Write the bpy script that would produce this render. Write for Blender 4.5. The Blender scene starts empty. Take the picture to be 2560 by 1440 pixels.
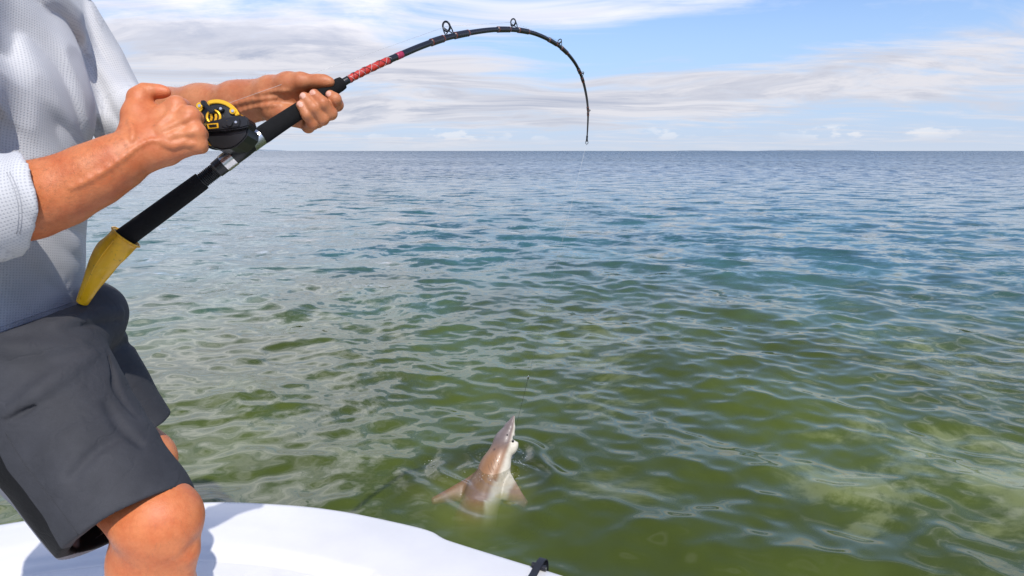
import bpy, bmesh, math, random
import numpy as np
from mathutils import Vector, Matrix

random.seed(7); rng = np.random.default_rng(11)
sc = bpy.context.scene
col = sc.collection
R = math.radians

# ------------------------------------------------------------------ camera
HC = 1.68            # eye height above the water
DECK = 0.60          # boat deck above the water
F = 1668.0           # focal length in photo pixels (2560 wide)
PITCH = math.atan(343.0 / F)
cam_d = bpy.data.cameras.new('camera'); cam = bpy.data.objects.new('camera', cam_d); col.objects.link(cam)
cam_d.sensor_width = 36.0; cam_d.lens = 36.0 * F / 2560.0
cam_d.clip_start = 0.05; cam_d.clip_end = 60000
cam.location = (0, 0, HC); cam.rotation_euler = (math.pi/2 - PITCH, 0, 0)
sc.camera = cam
_cp, _sp = math.cos(PITCH), math.sin(PITCH)
def P(px, py, d):
    """point of the place seen at photo pixel (px, py), d metres ahead"""
    x = (px - 1280) / F * d; u = (720 - py) / F * d
    return np.array((x, d * _cp + u * _sp, HC - d * _sp + u * _cp))
def PZ(px, py, z):
    """the same, on the level z"""
    a = P(px, py, 1.0); t = (z - HC) / (a[2] - HC)
    return np.array((a[0] * t, a[1] * t, z))
def M(pix, d): return pix * d / F

# ------------------------------------------------------------------ sun, sky
SUN_EL, SUN_AZ = R(49), R(160)      # azimuth clockwise from +Y: behind the camera, to the left
SKY_STR = 0.14
sun_d = bpy.data.lights.new('sun', 'SUN'); sun = bpy.data.objects.new('sun', sun_d); col.objects.link(sun)
sun_d.energy = 4.0; sun_d.angle = R(0.6); sun_d.color = (1.0, 0.955, 0.89)
sdir = Vector((math.sin(SUN_AZ) * math.cos(SUN_EL), math.cos(SUN_AZ) * math.cos(SUN_EL), math.sin(SUN_EL)))
sun.rotation_euler = sdir.to_track_quat('Z', 'Y').to_euler()
vs = sc.view_settings
vs.view_transform = 'Standard'; vs.look = 'None'; vs.exposure = 0.17; vs.gamma = 1.0; vs.use_curve_mapping = False

world = bpy.data.worlds.new('World'); sc.world = world; world.use_nodes = True
class NT:
    """tiny node-tree writer"""
    def __init__(s, tree): s.t = tree; s.n = tree.nodes; s.l = tree.links
    def new(s, typ, **kw):
        n = s.n.new(typ)
        for k, v in kw.items(): setattr(n, k, v)
        return n
    def put(s, sock, v):
        if v is None: return
        if hasattr(v, 'is_linked') or hasattr(v, 'links'): s.l.new(v, sock)
        else:
            if hasattr(sock.default_value, '__len__'):
                L = len(sock.default_value)
                if not hasattr(v, '__len__'): v = (v,) * 3
                v = tuple(v)
                if len(v) < L: v = v + (1.0,) * (L - len(v))
                sock.default_value = v[:L]
            else: sock.default_value = v
    def math(s, op, a, b=None, c=None, clamp=False):
        n = s.new('ShaderNodeMath', operation=op, use_clamp=clamp)
        s.put(n.inputs[0], a)
        if b is not None: s.put(n.inputs[1], b)
        if c is not None: s.put(n.inputs[2], c)
        return n.outputs[0]
    def vec(s, op, a, b=None, scale=None):
        n = s.new('ShaderNodeVectorMath', operation=op)
        s.put(n.inputs[0], a)
        if b is not None: s.put(n.inputs[1], b)
        if scale is not None: s.put(n.inputs['Scale'], scale)
        return n.outputs['Value'] if op in ('DOT_PRODUCT', 'LENGTH', 'DISTANCE') else n.outputs[0]
    def xyz(s, x, y, z):
        n = s.new('ShaderNodeCombineXYZ'); s.put(n.inputs[0], x); s.put(n.inputs[1], y); s.put(n.inputs[2], z); return n.outputs[0]
    def sep(s, v):
        n = s.new('ShaderNodeSeparateXYZ'); s.put(n.inputs[0], v); return n.outputs
    def noise(s, v, scale, detail=4, rough=0.5, dist=0.0, out='Fac', dim='3D'):
        n = s.new('ShaderNodeTexNoise', noise_dimensions=dim); s.put(n.inputs['Vector'], v)
        n.inputs['Scale'].default_value = scale; n.inputs['Detail'].default_value = detail
        n.inputs['Roughness'].default_value = rough; n.inputs['Distortion'].default_value = dist
        return n.outputs[out]
    def ramp(s, fac, lo, hi, a=0.0, b=1.0, smooth=True):
        n = s.new('ShaderNodeMapRange', interpolation_type='SMOOTHSTEP' if smooth else 'LINEAR')
        s.put(n.inputs['Value'], fac)
        for k, v in zip(('From Min', 'From Max', 'To Min', 'To Max'), (lo, hi, a, b)): s.put(n.inputs[k], v)
        return n.outputs[0]
    def mix(s, fac, a, b, blend='MIX'):
        n = s.new('ShaderNodeMix', data_type='RGBA', blend_type=blend)
        s.put(n.inputs[0], fac); s.put(n.inputs[6], a); s.put(n.inputs[7], b); return n.outputs[2]

def build_world():
    w = NT(world.node_tree); w.n.clear()
    out = w.new('ShaderNodeOutputWorld'); bg = w.new('ShaderNodeBackground')
    sky = w.new('ShaderNodeTexSky', sky_type='NISHITA', sun_disc=False)
    sky.sun_elevation = SUN_EL; sky.sun_rotation = SUN_AZ
    sky.air_density = 1.0; sky.dust_density = 0.6; sky.ozone_density = 2.5; sky.altitude = 0
    d = w.new('ShaderNodeTexCoord').outputs['Generated']
    x, y, z = w.sep(d)
    zc = w.math('MAXIMUM', z, 0.0)
    # cloud sheet: the direction meets a layer overhead, a little curved so it does not pile up at the horizon
    den = w.math('ADD', zc, 0.07)
    q = w.xyz(w.math('DIVIDE', x, den), w.math('DIVIDE', y, den), 0.0)
    az = w.math('ARCTAN2', x, y)                       # radians, 0 = ahead
    el = w.math('ARCSINE', w.math('MINIMUM', zc, 1.0))
    warp = w.noise(q, 0.35, 2, 0.5, out='Color', dim='2D')
    q2 = w.vec('ADD', q, w.vec('SCALE', w.vec('SUBTRACT', warp, (0.5,)*3), scale=2.2))
    big = w.noise(w.vec('MULTIPLY', q2, (0.55, 1.0, 1.0)), 0.33, 2, 0.5, dim='2D')
    fine = w.noise(w.vec('MULTIPLY', q2, (0.7, 1.0, 1.0)), 1.6, 6, 0.62, dim='2D')
    wisp = w.noise(w.vec('ADD', w.vec('MULTIPLY', q2, (0.35, 1.6, 1.0)), (31, 7, 0)), 1.1, 6, 0.6, dim='2D')
    dens = w.math('ADD', w.math('MULTIPLY', big, 0.5), w.math('ADD', w.math('MULTIPLY', fine, 0.40), w.math('MULTIPLY', wisp, 0.40)))
    dens = w.math('SUBTRACT', dens, w.ramp(el, R(11), R(26), 0.0, 0.09))
    # the particular banks of this afternoon's sky: (azimuth deg, elevation deg, half-width, half-height, tilt, amount)
    banks = [(-24, 8.0, 16, 4.5, 0.0, 0.16), (-14, 7.4, 10, 1.6, 0.0, 0.07),
             (31, 6.8, 22, 2.0, 0.11, 0.20), (12, 5.7, 11, 0.8, 0.05, 0.14), (-4, 6.2, 7, 1.2, 0.0, 0.15),
             (15, 8.9, 14, 2.0, 0.05, -0.12), (4, 10.6, 9, 0.8, 0.03, 0.15), (33, 10.6, 9, 0.6, 0.1, 0.10),
             (20, 3.6, 24, 1.5, 0.02, 0.12), (30, 4.6, 10, 0.8, 0.05, 0.10), (3, 4.2, 8, 0.6, 0.0, 0.10), (-12, 3.2, 16, 0.8, 0.0, 0.08), (-14, 5.5, 9, 0.55, 0.0, -0.10), (0, 4.7, 10, 0.5, 0.0, -0.06)]
    bias = 0.0
    for a, e, ha, he, tilt, amt in banks:
        da = w.math('SUBTRACT', az, R(a)); de = w.math('SUBTRACT', w.math('SUBTRACT', el, R(e)), w.math('MULTIPLY', da, tilt))
        g = w.math('ADD', w.math('POWER', w.math('DIVIDE', da, R(ha)), 2.0), w.math('POWER', w.math('DIVIDE', de, R(he)), 2.0))
        g = w.math('EXPONENT', w.math('MULTIPLY', g, -1.0))
        bias = w.math('MULTIPLY_ADD', g, amt, bias)
    dens = w.math('ADD', dens, bias)
    cover = w.ramp(dens, 0.55, 0.82)
    thick = w.ramp(dens, 0.74, 0.98)
    # soft relief inside the cloud: lit upper edges, greyer bellies
    rel = w.noise(w.vec('ADD', w.vec('MULTIPLY', q2, (0.5, 1.0, 1.0)), (3.3, 9.1, 0)), 1.3, 6, 0.64, dim='2D')
    grey = w.math('MULTIPLY', w.ramp(rel, 0.38, 0.62), w.math('MULTIPLY_ADD', thick, 0.6, 0.4))
    k = 1.0 / SKY_STR
    cl = w.mix(grey, (0.77*k, 0.75*k, 0.79*k), (0.42*k, 0.45*k, 0.56*k))
    cl = w.vec('SCALE', cl, scale=w.ramp(el, R(6), R(25), 0.95, 3.3))
    base = w.vec('MULTIPLY', sky.outputs[0], (0.88, 0.93, 1.10))
    base = w.mix(w.ramp(el, R(1), R(14), 0.75, 0.0), base, (0.38*k, 0.54*k, 0.82*k))
    colr = w.mix(w.math('MULTIPLY', cover, 0.93), base, cl)
    # pale band over the horizon with a row of small cumulus
    hz = w.math('EXPONENT', w.math('DIVIDE', el, -R(1.9)))
    colr = w.mix(w.math('MULTIPLY', hz, 0.80), colr, (0.58*k, 0.64*k, 0.74*k))
    cu_v = w.xyz(w.math('MULTIPLY', az, 19.0), w.math('MULTIPLY', el, 52.0), 0.0)
    cu = w.noise(cu_v, 1.0, 5, 0.58, dim='2D')
    row = w.math('EXPONENT', w.math('MULTIPLY', w.math('POWER', w.math('DIVIDE', w.math('SUBTRACT', el, R(1.15)), R(0.62)), 2.0), -1.0))
    cuf = w.math('MULTIPLY', w.math('MULTIPLY', w.ramp(w.math('MULTIPLY_ADD', row, 0.22, cu), 0.68, 0.80), w.ramp(row, 0.05, 0.4)), w.ramp(el, R(0.55), R(0.8)))
    gap = w.ramp(w.noise(w.xyz(w.math('MULTIPLY', az, 5.0), 3.0, 0.0), 1.0, 2, 0.5, dim='2D'), 0.38, 0.60)
    colr = w.mix(w.math('MULTIPLY', w.math('MULTIPLY', cuf, gap), 0.42), colr, w.mix(w.ramp(el, R(0.6), R(1.3)), (0.60*k, 0.63*k, 0.72*k), (0.90*k, 0.87*k, 0.86*k)))
    w.put(bg.inputs['Color'], colr); bg.inputs['Strength'].default_value = SKY_STR
    w.l.new(bg.outputs[0], out.inputs['Surface'])
    world.cycles.sampling_method = 'MANUAL'; world.cycles.sample_map_resolution = 1024
build_world()
cy = sc.cycles
sc.render.engine = 'CYCLES'
cy.use_denoising = True
cy.max_bounces = 8; cy.diffuse_bounces = 3; cy.glossy_bounces = 3; cy.transmission_bounces = 4
cy.volume_bounces = 1; cy.transparent_max_bounces = 10
cy.sample_clamp_indirect = 6.0; cy.caustics_reflective = False; cy.caustics_refractive = False

# ------------------------------------------------------------------ helpers
def new_mat(name):
    m = bpy.data.materials.new(name); m.use_nodes = True
    t = NT(m.node_tree); t.n.clear()
    return m, t, t.new('ShaderNodeOutputMaterial')
def pbr(name, color, rough=0.5, metal=0.0, spec=0.5, vary=0.0, vscale=20.0, bump=0.0, bscale=200.0, coat=0.0, sss=0.0):
    m, t, out = new_mat(name)
    b = t.new('ShaderNodeBsdfPrincipled'); o = t.new('ShaderNodeTexCoord').outputs['Object']
    c = color
    if vary: c = t.mix(t.ramp(t.noise(o, vscale, 6, 0.6), 0.3, 0.7), tuple(v * (1 - vary) for v in color), tuple(min(1, v * (1 + vary)) for v in color))
    t.put(b.inputs['Base Color'], c)
    b.inputs['Roughness'].default_value = rough; b.inputs['Metallic'].default_value = metal
    b.inputs['Specular IOR Level'].default_value = spec; b.inputs['Coat Weight'].default_value = coat
    if bump:
        bn = t.new('ShaderNodeBump'); bn.inputs['Strength'].default_value = bump; bn.inputs['Distance'].default_value = 0.002
        t.put(bn.inputs['Height'], t.noise(o, bscale, 4, 0.6)); t.l.new(bn.outputs[0], b.inputs['Normal'])
    t.l.new(b.outputs[0], out.inputs['Surface'])
    return m
def tag(o, label=None, cat=None, group=None, kind=None):
    for k, v in (('label', label), ('category', cat), ('group', group), ('kind', kind)):
        if v: o[k] = v
    return o
def link(name, me, mat=None, parent=None):
    o = bpy.data.objects.new(name, me); col.objects.link(o)
    if mat is not None:
        for m in (mat if isinstance(mat, (list, tuple)) else [mat]): me.materials.append(m)
    if parent is not None: o.parent = parent; o.matrix_parent_inverse = parent.matrix_world.inverted()
    return o
def empty(name, loc):
    o = bpy.data.objects.new(name, None); col.objects.link(o); o.location = loc; o.empty_display_size = 0.05
    bpy.context.view_layer.update(); return o
def mesh_np(name, V, Fq, smooth=True, mats=None):
    """mesh from numpy arrays: V (n,3), Fq (m,3 or 4)"""
    V = np.asarray(V, np.float32); Fq = np.asarray(Fq, np.int32); k = Fq.shape[1]
    me = bpy.data.meshes.new(name)
    me.vertices.add(len(V)); me.vertices.foreach_set('co', V.ravel())
    me.loops.add(Fq.size); me.loops.foreach_set('vertex_index', Fq.ravel())
    me.polygons.add(len(Fq)); me.polygons.foreach_set('loop_start', np.arange(0, Fq.size, k, dtype=np.int32))
    if smooth: me.polygons.foreach_set('use_smooth', np.ones(len(Fq), bool))
    me.update(); me.validate()
    if mats is not None: me.polygons.foreach_set('material_index', np.asarray(mats, np.int32))
    return me
def vcol(me, name, C):
    a = me.color_attributes.new(name, 'FLOAT_COLOR', 'POINT')
    C = np.asarray(C, np.float32)
    if C.ndim == 1: C = np.stack([C]*3, 1)
    a.data.foreach_set('color', np.concatenate([C, np.ones((len(C), 1), np.float32)], 1).ravel())
def vfloat(me, name, A):
    a = me.attributes.new(name, 'FLOAT', 'POINT'); a.data.foreach_set('value', np.asarray(A, np.float32))

# gradient noise
_perm = rng.permutation(256); _perm = np.concatenate([_perm, _perm, _perm]).astype(np.int32)
_grad = rng.normal(size=(256, 3)); _grad = (_grad / np.linalg.norm(_grad, axis=1)[:, None]).astype(np.float32)
def pnoise(p):
    p = np.asarray(p, np.float32); i = np.floor(p).astype(np.int32); f = p - i; i &= 255
    u = f * f * f * (f * (f * 6 - 15) + 10); r = 0.0
    for dx in (0, 1):
        for dy in (0, 1):
            for dz in (0, 1):
                g = _grad[_perm[_perm[_perm[(i[:, 0] + dx) & 255] + ((i[:, 1] + dy) & 255)] + ((i[:, 2] + dz) & 255)]]
                v = (g * (f - np.array((dx, dy, dz), np.float32))).sum(1)
                wx = u[:, 0] if dx else 1 - u[:, 0]; wy = u[:, 1] if dy else 1 - u[:, 1]; wz = u[:, 2] if dz else 1 - u[:, 2]
                r = r + v * wx * wy * wz
    return r
def sst(x, a, b):
    t = np.clip((x - a) / (b - a), 0, 1); return t * t * (3 - 2 * t)

# signed-distance modelling: round cones, flattened cones and ellipsoids blended into one skin
def smin(a, b, k):
    if k <= 0: return np.minimum(a, b)
    h = np.clip(0.5 + 0.5 * (b - a) / k, 0, 1); return b + (a - b) * h - k * h * (1 - h)
def nrm(v): v = np.asarray(v, float); return v / np.linalg.norm(v)
def f_cone(a, b, ra, rb):
    a = np.asarray(a, np.float32); ba = np.asarray(b, np.float32) - a; L = float((ba * ba).sum()) + 1e-12
    def f(p):
        q = p - a; h = np.clip(q @ ba / L, 0, 1)
        return np.linalg.norm(q - h[:, None] * ba, axis=1) - (ra + (rb - ra) * h)
    return f
def f_flat(a, b, u, ra, rb):
    """elliptical tube a->b; u = first cross axis; ra, rb = (radius along u, radius across) at each end; rounded ends"""
    a = np.asarray(a, float); b = np.asarray(b, float); w = b - a; L = np.linalg.norm(w); w = w / L
    u = np.asarray(u, float); u = nrm(u - w * (u @ w)); v = np.cross(w, u)
    A, U, V_, W = (np.asarray(q, np.float32) for q in (a, u, v, w))
    def f(p):
        q = p - A; t = q @ W; h = np.clip(t / L, 0, 1); ru = ra[0] + (rb[0] - ra[0]) * h; rv = ra[1] + (rb[1] - ra[1]) * h
        m = np.minimum(ru, rv); over = t - h * L
        qu, qv = (q @ U), (q @ V_)
        k0 = np.sqrt((qu / ru) ** 2 + (qv / rv) ** 2 + (over / m) ** 2)
        k1 = np.sqrt((qu / ru ** 2) ** 2 + (qv / rv ** 2) ** 2 + (over / m ** 2) ** 2) + 1e-9
        return k0 * (k0 - 1) / k1
    return f
def f_ell(c, ax, r):
    c = np.asarray(c, np.float32); ax = np.asarray(ax, np.float32); r = np.asarray(r, np.float32)
    def f(p):
        q = (p - c) @ ax.T; k0 = np.linalg.norm(q / r, axis=1); k1 = np.linalg.norm(q / r ** 2, axis=1) + 1e-9
        return k0 * (k0 - 1) / k1
    return f
def f_plane(c, n):
    c = np.asarray(c, np.float32); n = np.asarray(nrm(n), np.float32)
    return lambda p: (p - c) @ n
class Form:
    def __init__(s): s.ops = []; s.pts = []
    def add(s, f, k=0.0): s.ops.append((0, f, k)); return s
    def cut(s, f, k=0.0): s.ops.append((1, f, k)); return s
    def warp(s, g): s.ops.append((2, g, 0)); return s
    def chain(s, pts, rad, k=0.0, kin=0.004):
        fs = [f_cone(pts[i], pts[i+1], rad[i], rad[i+1]) for i in range(len(pts) - 1)]
        def f(p):
            d = fs[0](p)
            for g in fs[1:]: d = smin(d, g(p), kin)
            return d
        return s.add(f, k)
    def __call__(s, p):
        d = None
        for op, f, k in s.ops:
            if op == 0: d = f(p) if d is None else smin(d, f(p), k)
            elif op == 1: d = -smin(-d, f(p), k)
            else: d = d + f(p)
        return d
def onto(form, pts):
    """drop points along the line of sight onto the form"""
    p = np.asarray(pts, float); vw = p - np.array((0, 0, HC)); vw /= np.linalg.norm(vw, axis=1)[:, None]
    q = p - vw * 0.2
    for _ in range(70):
        d = form(q.astype(np.float32)); q = q + vw * np.clip(d * 0.75, -0.002, 0.05)[:, None]
    return q
def surface(form, lo, hi, h, B=6, slack=1.5):
    """surface nets over the zero level, evaluated only near the skin"""
    lo = np.asarray(lo, float); hi = np.asarray(hi, float)
    nb = np.ceil((hi - lo) / (h * B)).astype(int); n = nb * B
    g = [np.arange(nb[i]) for i in range(3)]
    bi = np.stack(np.meshgrid(*g, indexing='ij'), -1).reshape(-1, 3)
    cen = (lo + (bi + 0.5) * B * h).astype(np.float32)
    dc = form(cen)
    D = np.repeat(np.repeat(np.repeat(dc.reshape(nb), B, 0), B, 1), B, 2).astype(np.float32)
    act = bi[np.abs(dc) < B * h * 0.87 * slack + 0.003]
    off = np.stack(np.meshgrid(*[np.arange(B)] * 3, indexing='ij'), -1).reshape(-1, 3)
    for s in range(0, len(act), 2000):
        idx = (act[s:s+2000, None, :] * B + off[None]).reshape(-1, 3)
        D[idx[:, 0], idx[:, 1], idx[:, 2]] = form((lo + (idx + 0.5) * h).astype(np.float32))
    S = D < 0
    c = np.zeros(np.array(S.shape) - 1, np.int8)
    for i in (0, 1):
        for j in (0, 1):
            for k in (0, 1): c += S[i:S.shape[0]-1+i, j:S.shape[1]-1+j, k:S.shape[2]-1+k]
    A = (c > 0) & (c < 8)
    ids = np.full(A.shape, -1, np.int32); ac = np.argwhere(A); ids[A] = np.arange(len(ac), dtype=np.int32)
    acc = np.zeros((len(ac), 3)); cnt = np.zeros(len(ac))
    corners = [(i, j, k) for i in (0, 1) for j in (0, 1) for k in (0, 1)]
    for p in corners:
        for ax in range(3):
            if p[ax]: continue
            q = list(p); q[ax] = 1
            da = D[ac[:, 0]+p[0], ac[:, 1]+p[1], ac[:, 2]+p[2]]; db = D[ac[:, 0]+q[0], ac[:, 1]+q[1], ac[:, 2]+q[2]]
            m = (da < 0) != (db < 0); t = np.where(m, da / np.where(m, da - db, 1), 0)
            pos = np.array(p, float)[None].repeat(len(ac), 0); pos[:, ax] = t
            acc[m] += pos[m]; cnt[m] += 1
    V = lo + (ac + acc / cnt[:, None] + 0.5) * h
    quads = []
    for ax in range(3):
        s0 = [slice(None)] * 3; s1 = [slice(None)] * 3; s0[ax] = slice(0, -1); s1[ax] = slice(1, None)
        E = S[tuple(s0)] != S[tuple(s1)]
        e = np.argwhere(E); b, d = [q for q in range(3) if q != ax]
        ok = (e[:, b] > 0) & (e[:, d] > 0) & (e[:, b] < S.shape[b] - 1) & (e[:, d] < S.shape[d] - 1); e = e[ok]
        def cell(ob, od):
            q = e.copy(); q[:, b] += ob; q[:, d] += od; return ids[q[:, 0], q[:, 1], q[:, 2]]
        f = np.stack([cell(-1, -1), cell(0, -1), cell(0, 0), cell(-1, 0)], 1)
        flip = S[e[:, 0], e[:, 1], e[:, 2]]
        if ax == 1: flip = ~flip
        f[~flip] = f[~flip][:, ::-1]
        quads.append(f)
    return V, np.concatenate(quads)
def bounds(pts, m):
    p = np.array(pts); return p.min(0) - m, p.max(0) + m
# ------------------------------------------------------------------ water
SHARK_AT = PZ(1238, 1168, 0.0)
WATER_RGB = (0.056, 0.074, 0.008)
def water_material(name, clear):
    """open water; with clear=True the murk is see-through close round the fish"""
    m, t, out = new_mat(name)
    geo = t.new('ShaderNodeNewGeometry'); N = geo.outputs['Normal']; pos = geo.outputs['Position']
    lod = t.new('ShaderNodeAttribute', attribute_name='lod').outputs['Fac']
    flat = t.vec('MULTIPLY', pos, (1, 1, 0))
    wv = t.vec('SUBTRACT', t.noise(flat, 0.6, 1, 0.5, out='Color', dim='2D'), (0.5,)*3)
    fw = t.vec('ADD', flat, t.vec('SCALE', wv, scale=0.9))
    def slope(scale, detail, rough, stretch, off, amt):
        v = t.vec('ADD', t.vec('MULTIPLY', fw, stretch), off)
        c = t.vec('SUBTRACT', t.noise(v, scale, detail, rough, out='Color', dim='2D'), (0.5,)*3)
        return t.vec('SCALE', t.vec('MULTIPLY', c, (1, 1, 0)), scale=amt)
    gust = t.ramp(t.noise(t.vec('MULTIPLY', flat, (0.6, 1, 1)), 0.05, 2, 0.5, dim='2D'), 0.35, 0.65, 0.75, 1.2)
    far = slope(1.0, 4, 0.72, (0.75, 1.3, 1), (5, 3, 0), 1.25)
    near = slope(5.5, 3, 0.55, (0.85, 1.2, 1), (11, 17, 0), 0.30)
    tiny = slope(17.0, 2, 0.5, (0.85, 1.2, 1), (2, 41, 0), 0.13)
    # a breeze roughens the water from some forty metres out
    breeze = t.ramp(t.math('LOGARITHM', t.math('MULTIPLY', t.vec('LENGTH', flat), gust), 10.0), 1.35, 2.75, smooth=False)
    s = t.vec('ADD', t.vec('SCALE', far, scale=t.math('MULTIPLY', t.math('MULTIPLY', lod, gust), t.math('MULTIPLY_ADD', breeze, 0.8, 0.85))), t.vec('SCALE', t.vec('ADD', near, tiny), scale=t.ramp(t.noise(t.vec('MULTIPLY', flat, (0.7, 1.0, 1)), 0.42, 3, 0.55, dim='2D'), 0.38, 0.64, 0.15, 1.1)))
    s = t.vec('ADD', s, t.vec('SCALE', (0.02, -1.0, 0), scale=t.math('MULTIPLY_ADD', breeze, 0.17, t.math('MULTIPLY', lod, 0.03))))       # steep faces of the wind chop look this way
    n2 = t.vec('NORMALIZE', t.vec('ADD', N, s))
    fr = t.new('ShaderNodeFresnel'); t.put(fr.inputs['IOR'], t.ramp(geo.outputs['Backfacing'], 0.0, 1.0, 1.43, 1/1.43, smooth=False)); t.put(fr.inputs['Normal'], n2)   # sunlight enters the water without total reflection
    gl = t.new('ShaderNodeBsdfGlossy'); t.put(gl.inputs['Roughness'], t.math('MULTIPLY_ADD', lod, 0.06, 0.02)); t.put(gl.inputs['Normal'], n2)
    gl.inputs['Color'].default_value = (1, 1, 1, 1)
    body = t.new('ShaderNodeBsdfDiffuse')
    silt = t.noise(t.vec('MULTIPLY', flat, (1, 0.7, 1)), 0.7, 5, 0.6, dim='2D')
    # green silty shallows by the boat, clearer blue-green water farther out
    rng_ = t.math('ADD', t.vec('LENGTH', flat), t.math('MULTIPLY', t.math('SUBTRACT', silt, 0.5), 6.0))
    wc = t.mix(t.ramp(rng_, 5.0, 13.0), WATER_RGB, (0.032, 0.094, 0.088)); wc = t.mix(t.ramp(rng_, 14.0, 60.0), wc, (0.045, 0.080, 0.105))
    # streaks off the bow: pale cloud reflections painted into the water colour
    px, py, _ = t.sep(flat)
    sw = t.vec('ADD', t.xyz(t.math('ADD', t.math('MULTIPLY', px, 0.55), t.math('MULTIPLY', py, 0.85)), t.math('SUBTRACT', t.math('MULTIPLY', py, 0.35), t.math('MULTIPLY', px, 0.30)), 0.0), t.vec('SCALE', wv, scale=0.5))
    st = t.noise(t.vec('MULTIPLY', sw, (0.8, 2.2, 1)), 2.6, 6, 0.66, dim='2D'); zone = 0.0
    for q, rx, ry, a in REFL_STREAKS:
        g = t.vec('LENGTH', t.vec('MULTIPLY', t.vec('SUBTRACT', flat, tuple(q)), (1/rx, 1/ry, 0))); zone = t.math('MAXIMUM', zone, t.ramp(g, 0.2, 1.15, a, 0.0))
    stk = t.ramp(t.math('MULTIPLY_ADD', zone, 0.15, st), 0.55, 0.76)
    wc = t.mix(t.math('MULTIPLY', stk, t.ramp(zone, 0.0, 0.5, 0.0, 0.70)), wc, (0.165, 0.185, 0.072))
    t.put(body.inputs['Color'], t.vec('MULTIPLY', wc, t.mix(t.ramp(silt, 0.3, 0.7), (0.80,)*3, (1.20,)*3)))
    under = body.outputs[0]
    if clear:
        tr = t.new('ShaderNodeBsdfTransparent')
        q = t.vec('MULTIPLY', t.vec('SUBTRACT', flat, tuple(CLEAR_AT)), (1 / 0.50, 1 / 0.62, 0))
        wob = t.math('MULTIPLY', t.math('SUBTRACT', t.noise(flat, 2.5, 3, 0.5, dim='2D'), 0.5), 0.5)
        mk = t.ramp(t.math('ADD', t.vec('LENGTH', q), wob), 0.35, 1.0, 0.80, 0.0)
        mm = t.new('ShaderNodeMixShader'); t.put(mm.inputs[0], mk); t.l.new(under, mm.inputs[1]); t.l.new(tr.outputs[0], mm.inputs[2]); under = mm.outputs[0]
    mx = t.new('ShaderNodeMixShader'); t.put(mx.inputs[0], fr.outputs[0]); t.l.new(under, mx.inputs[1]); t.l.new(gl.outputs[0], mx.inputs[2])
    t.l.new(mx.outputs[0], out.inputs['Surface'])
    return m
REFL_STREAKS = [(PZ(2420, 1180, 0), 0.95, 0.95, 1.0), (PZ(2150, 1230, 0), 0.45, 0.9, .8), (PZ(1440, 830, 0), 0.75, 2.2, 0.75), (PZ(1500, 985, 0), 0.5, 0.6, .8), (PZ(1570, 1215, 0), 0.42, 0.40, 0.85), (PZ(2480, 900, 0), 1.6, 1.3, .7)]  # patches of water where the cloud reflections are painted in
CLEAR_AT = PZ(1200, 1215, 0.0)
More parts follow.
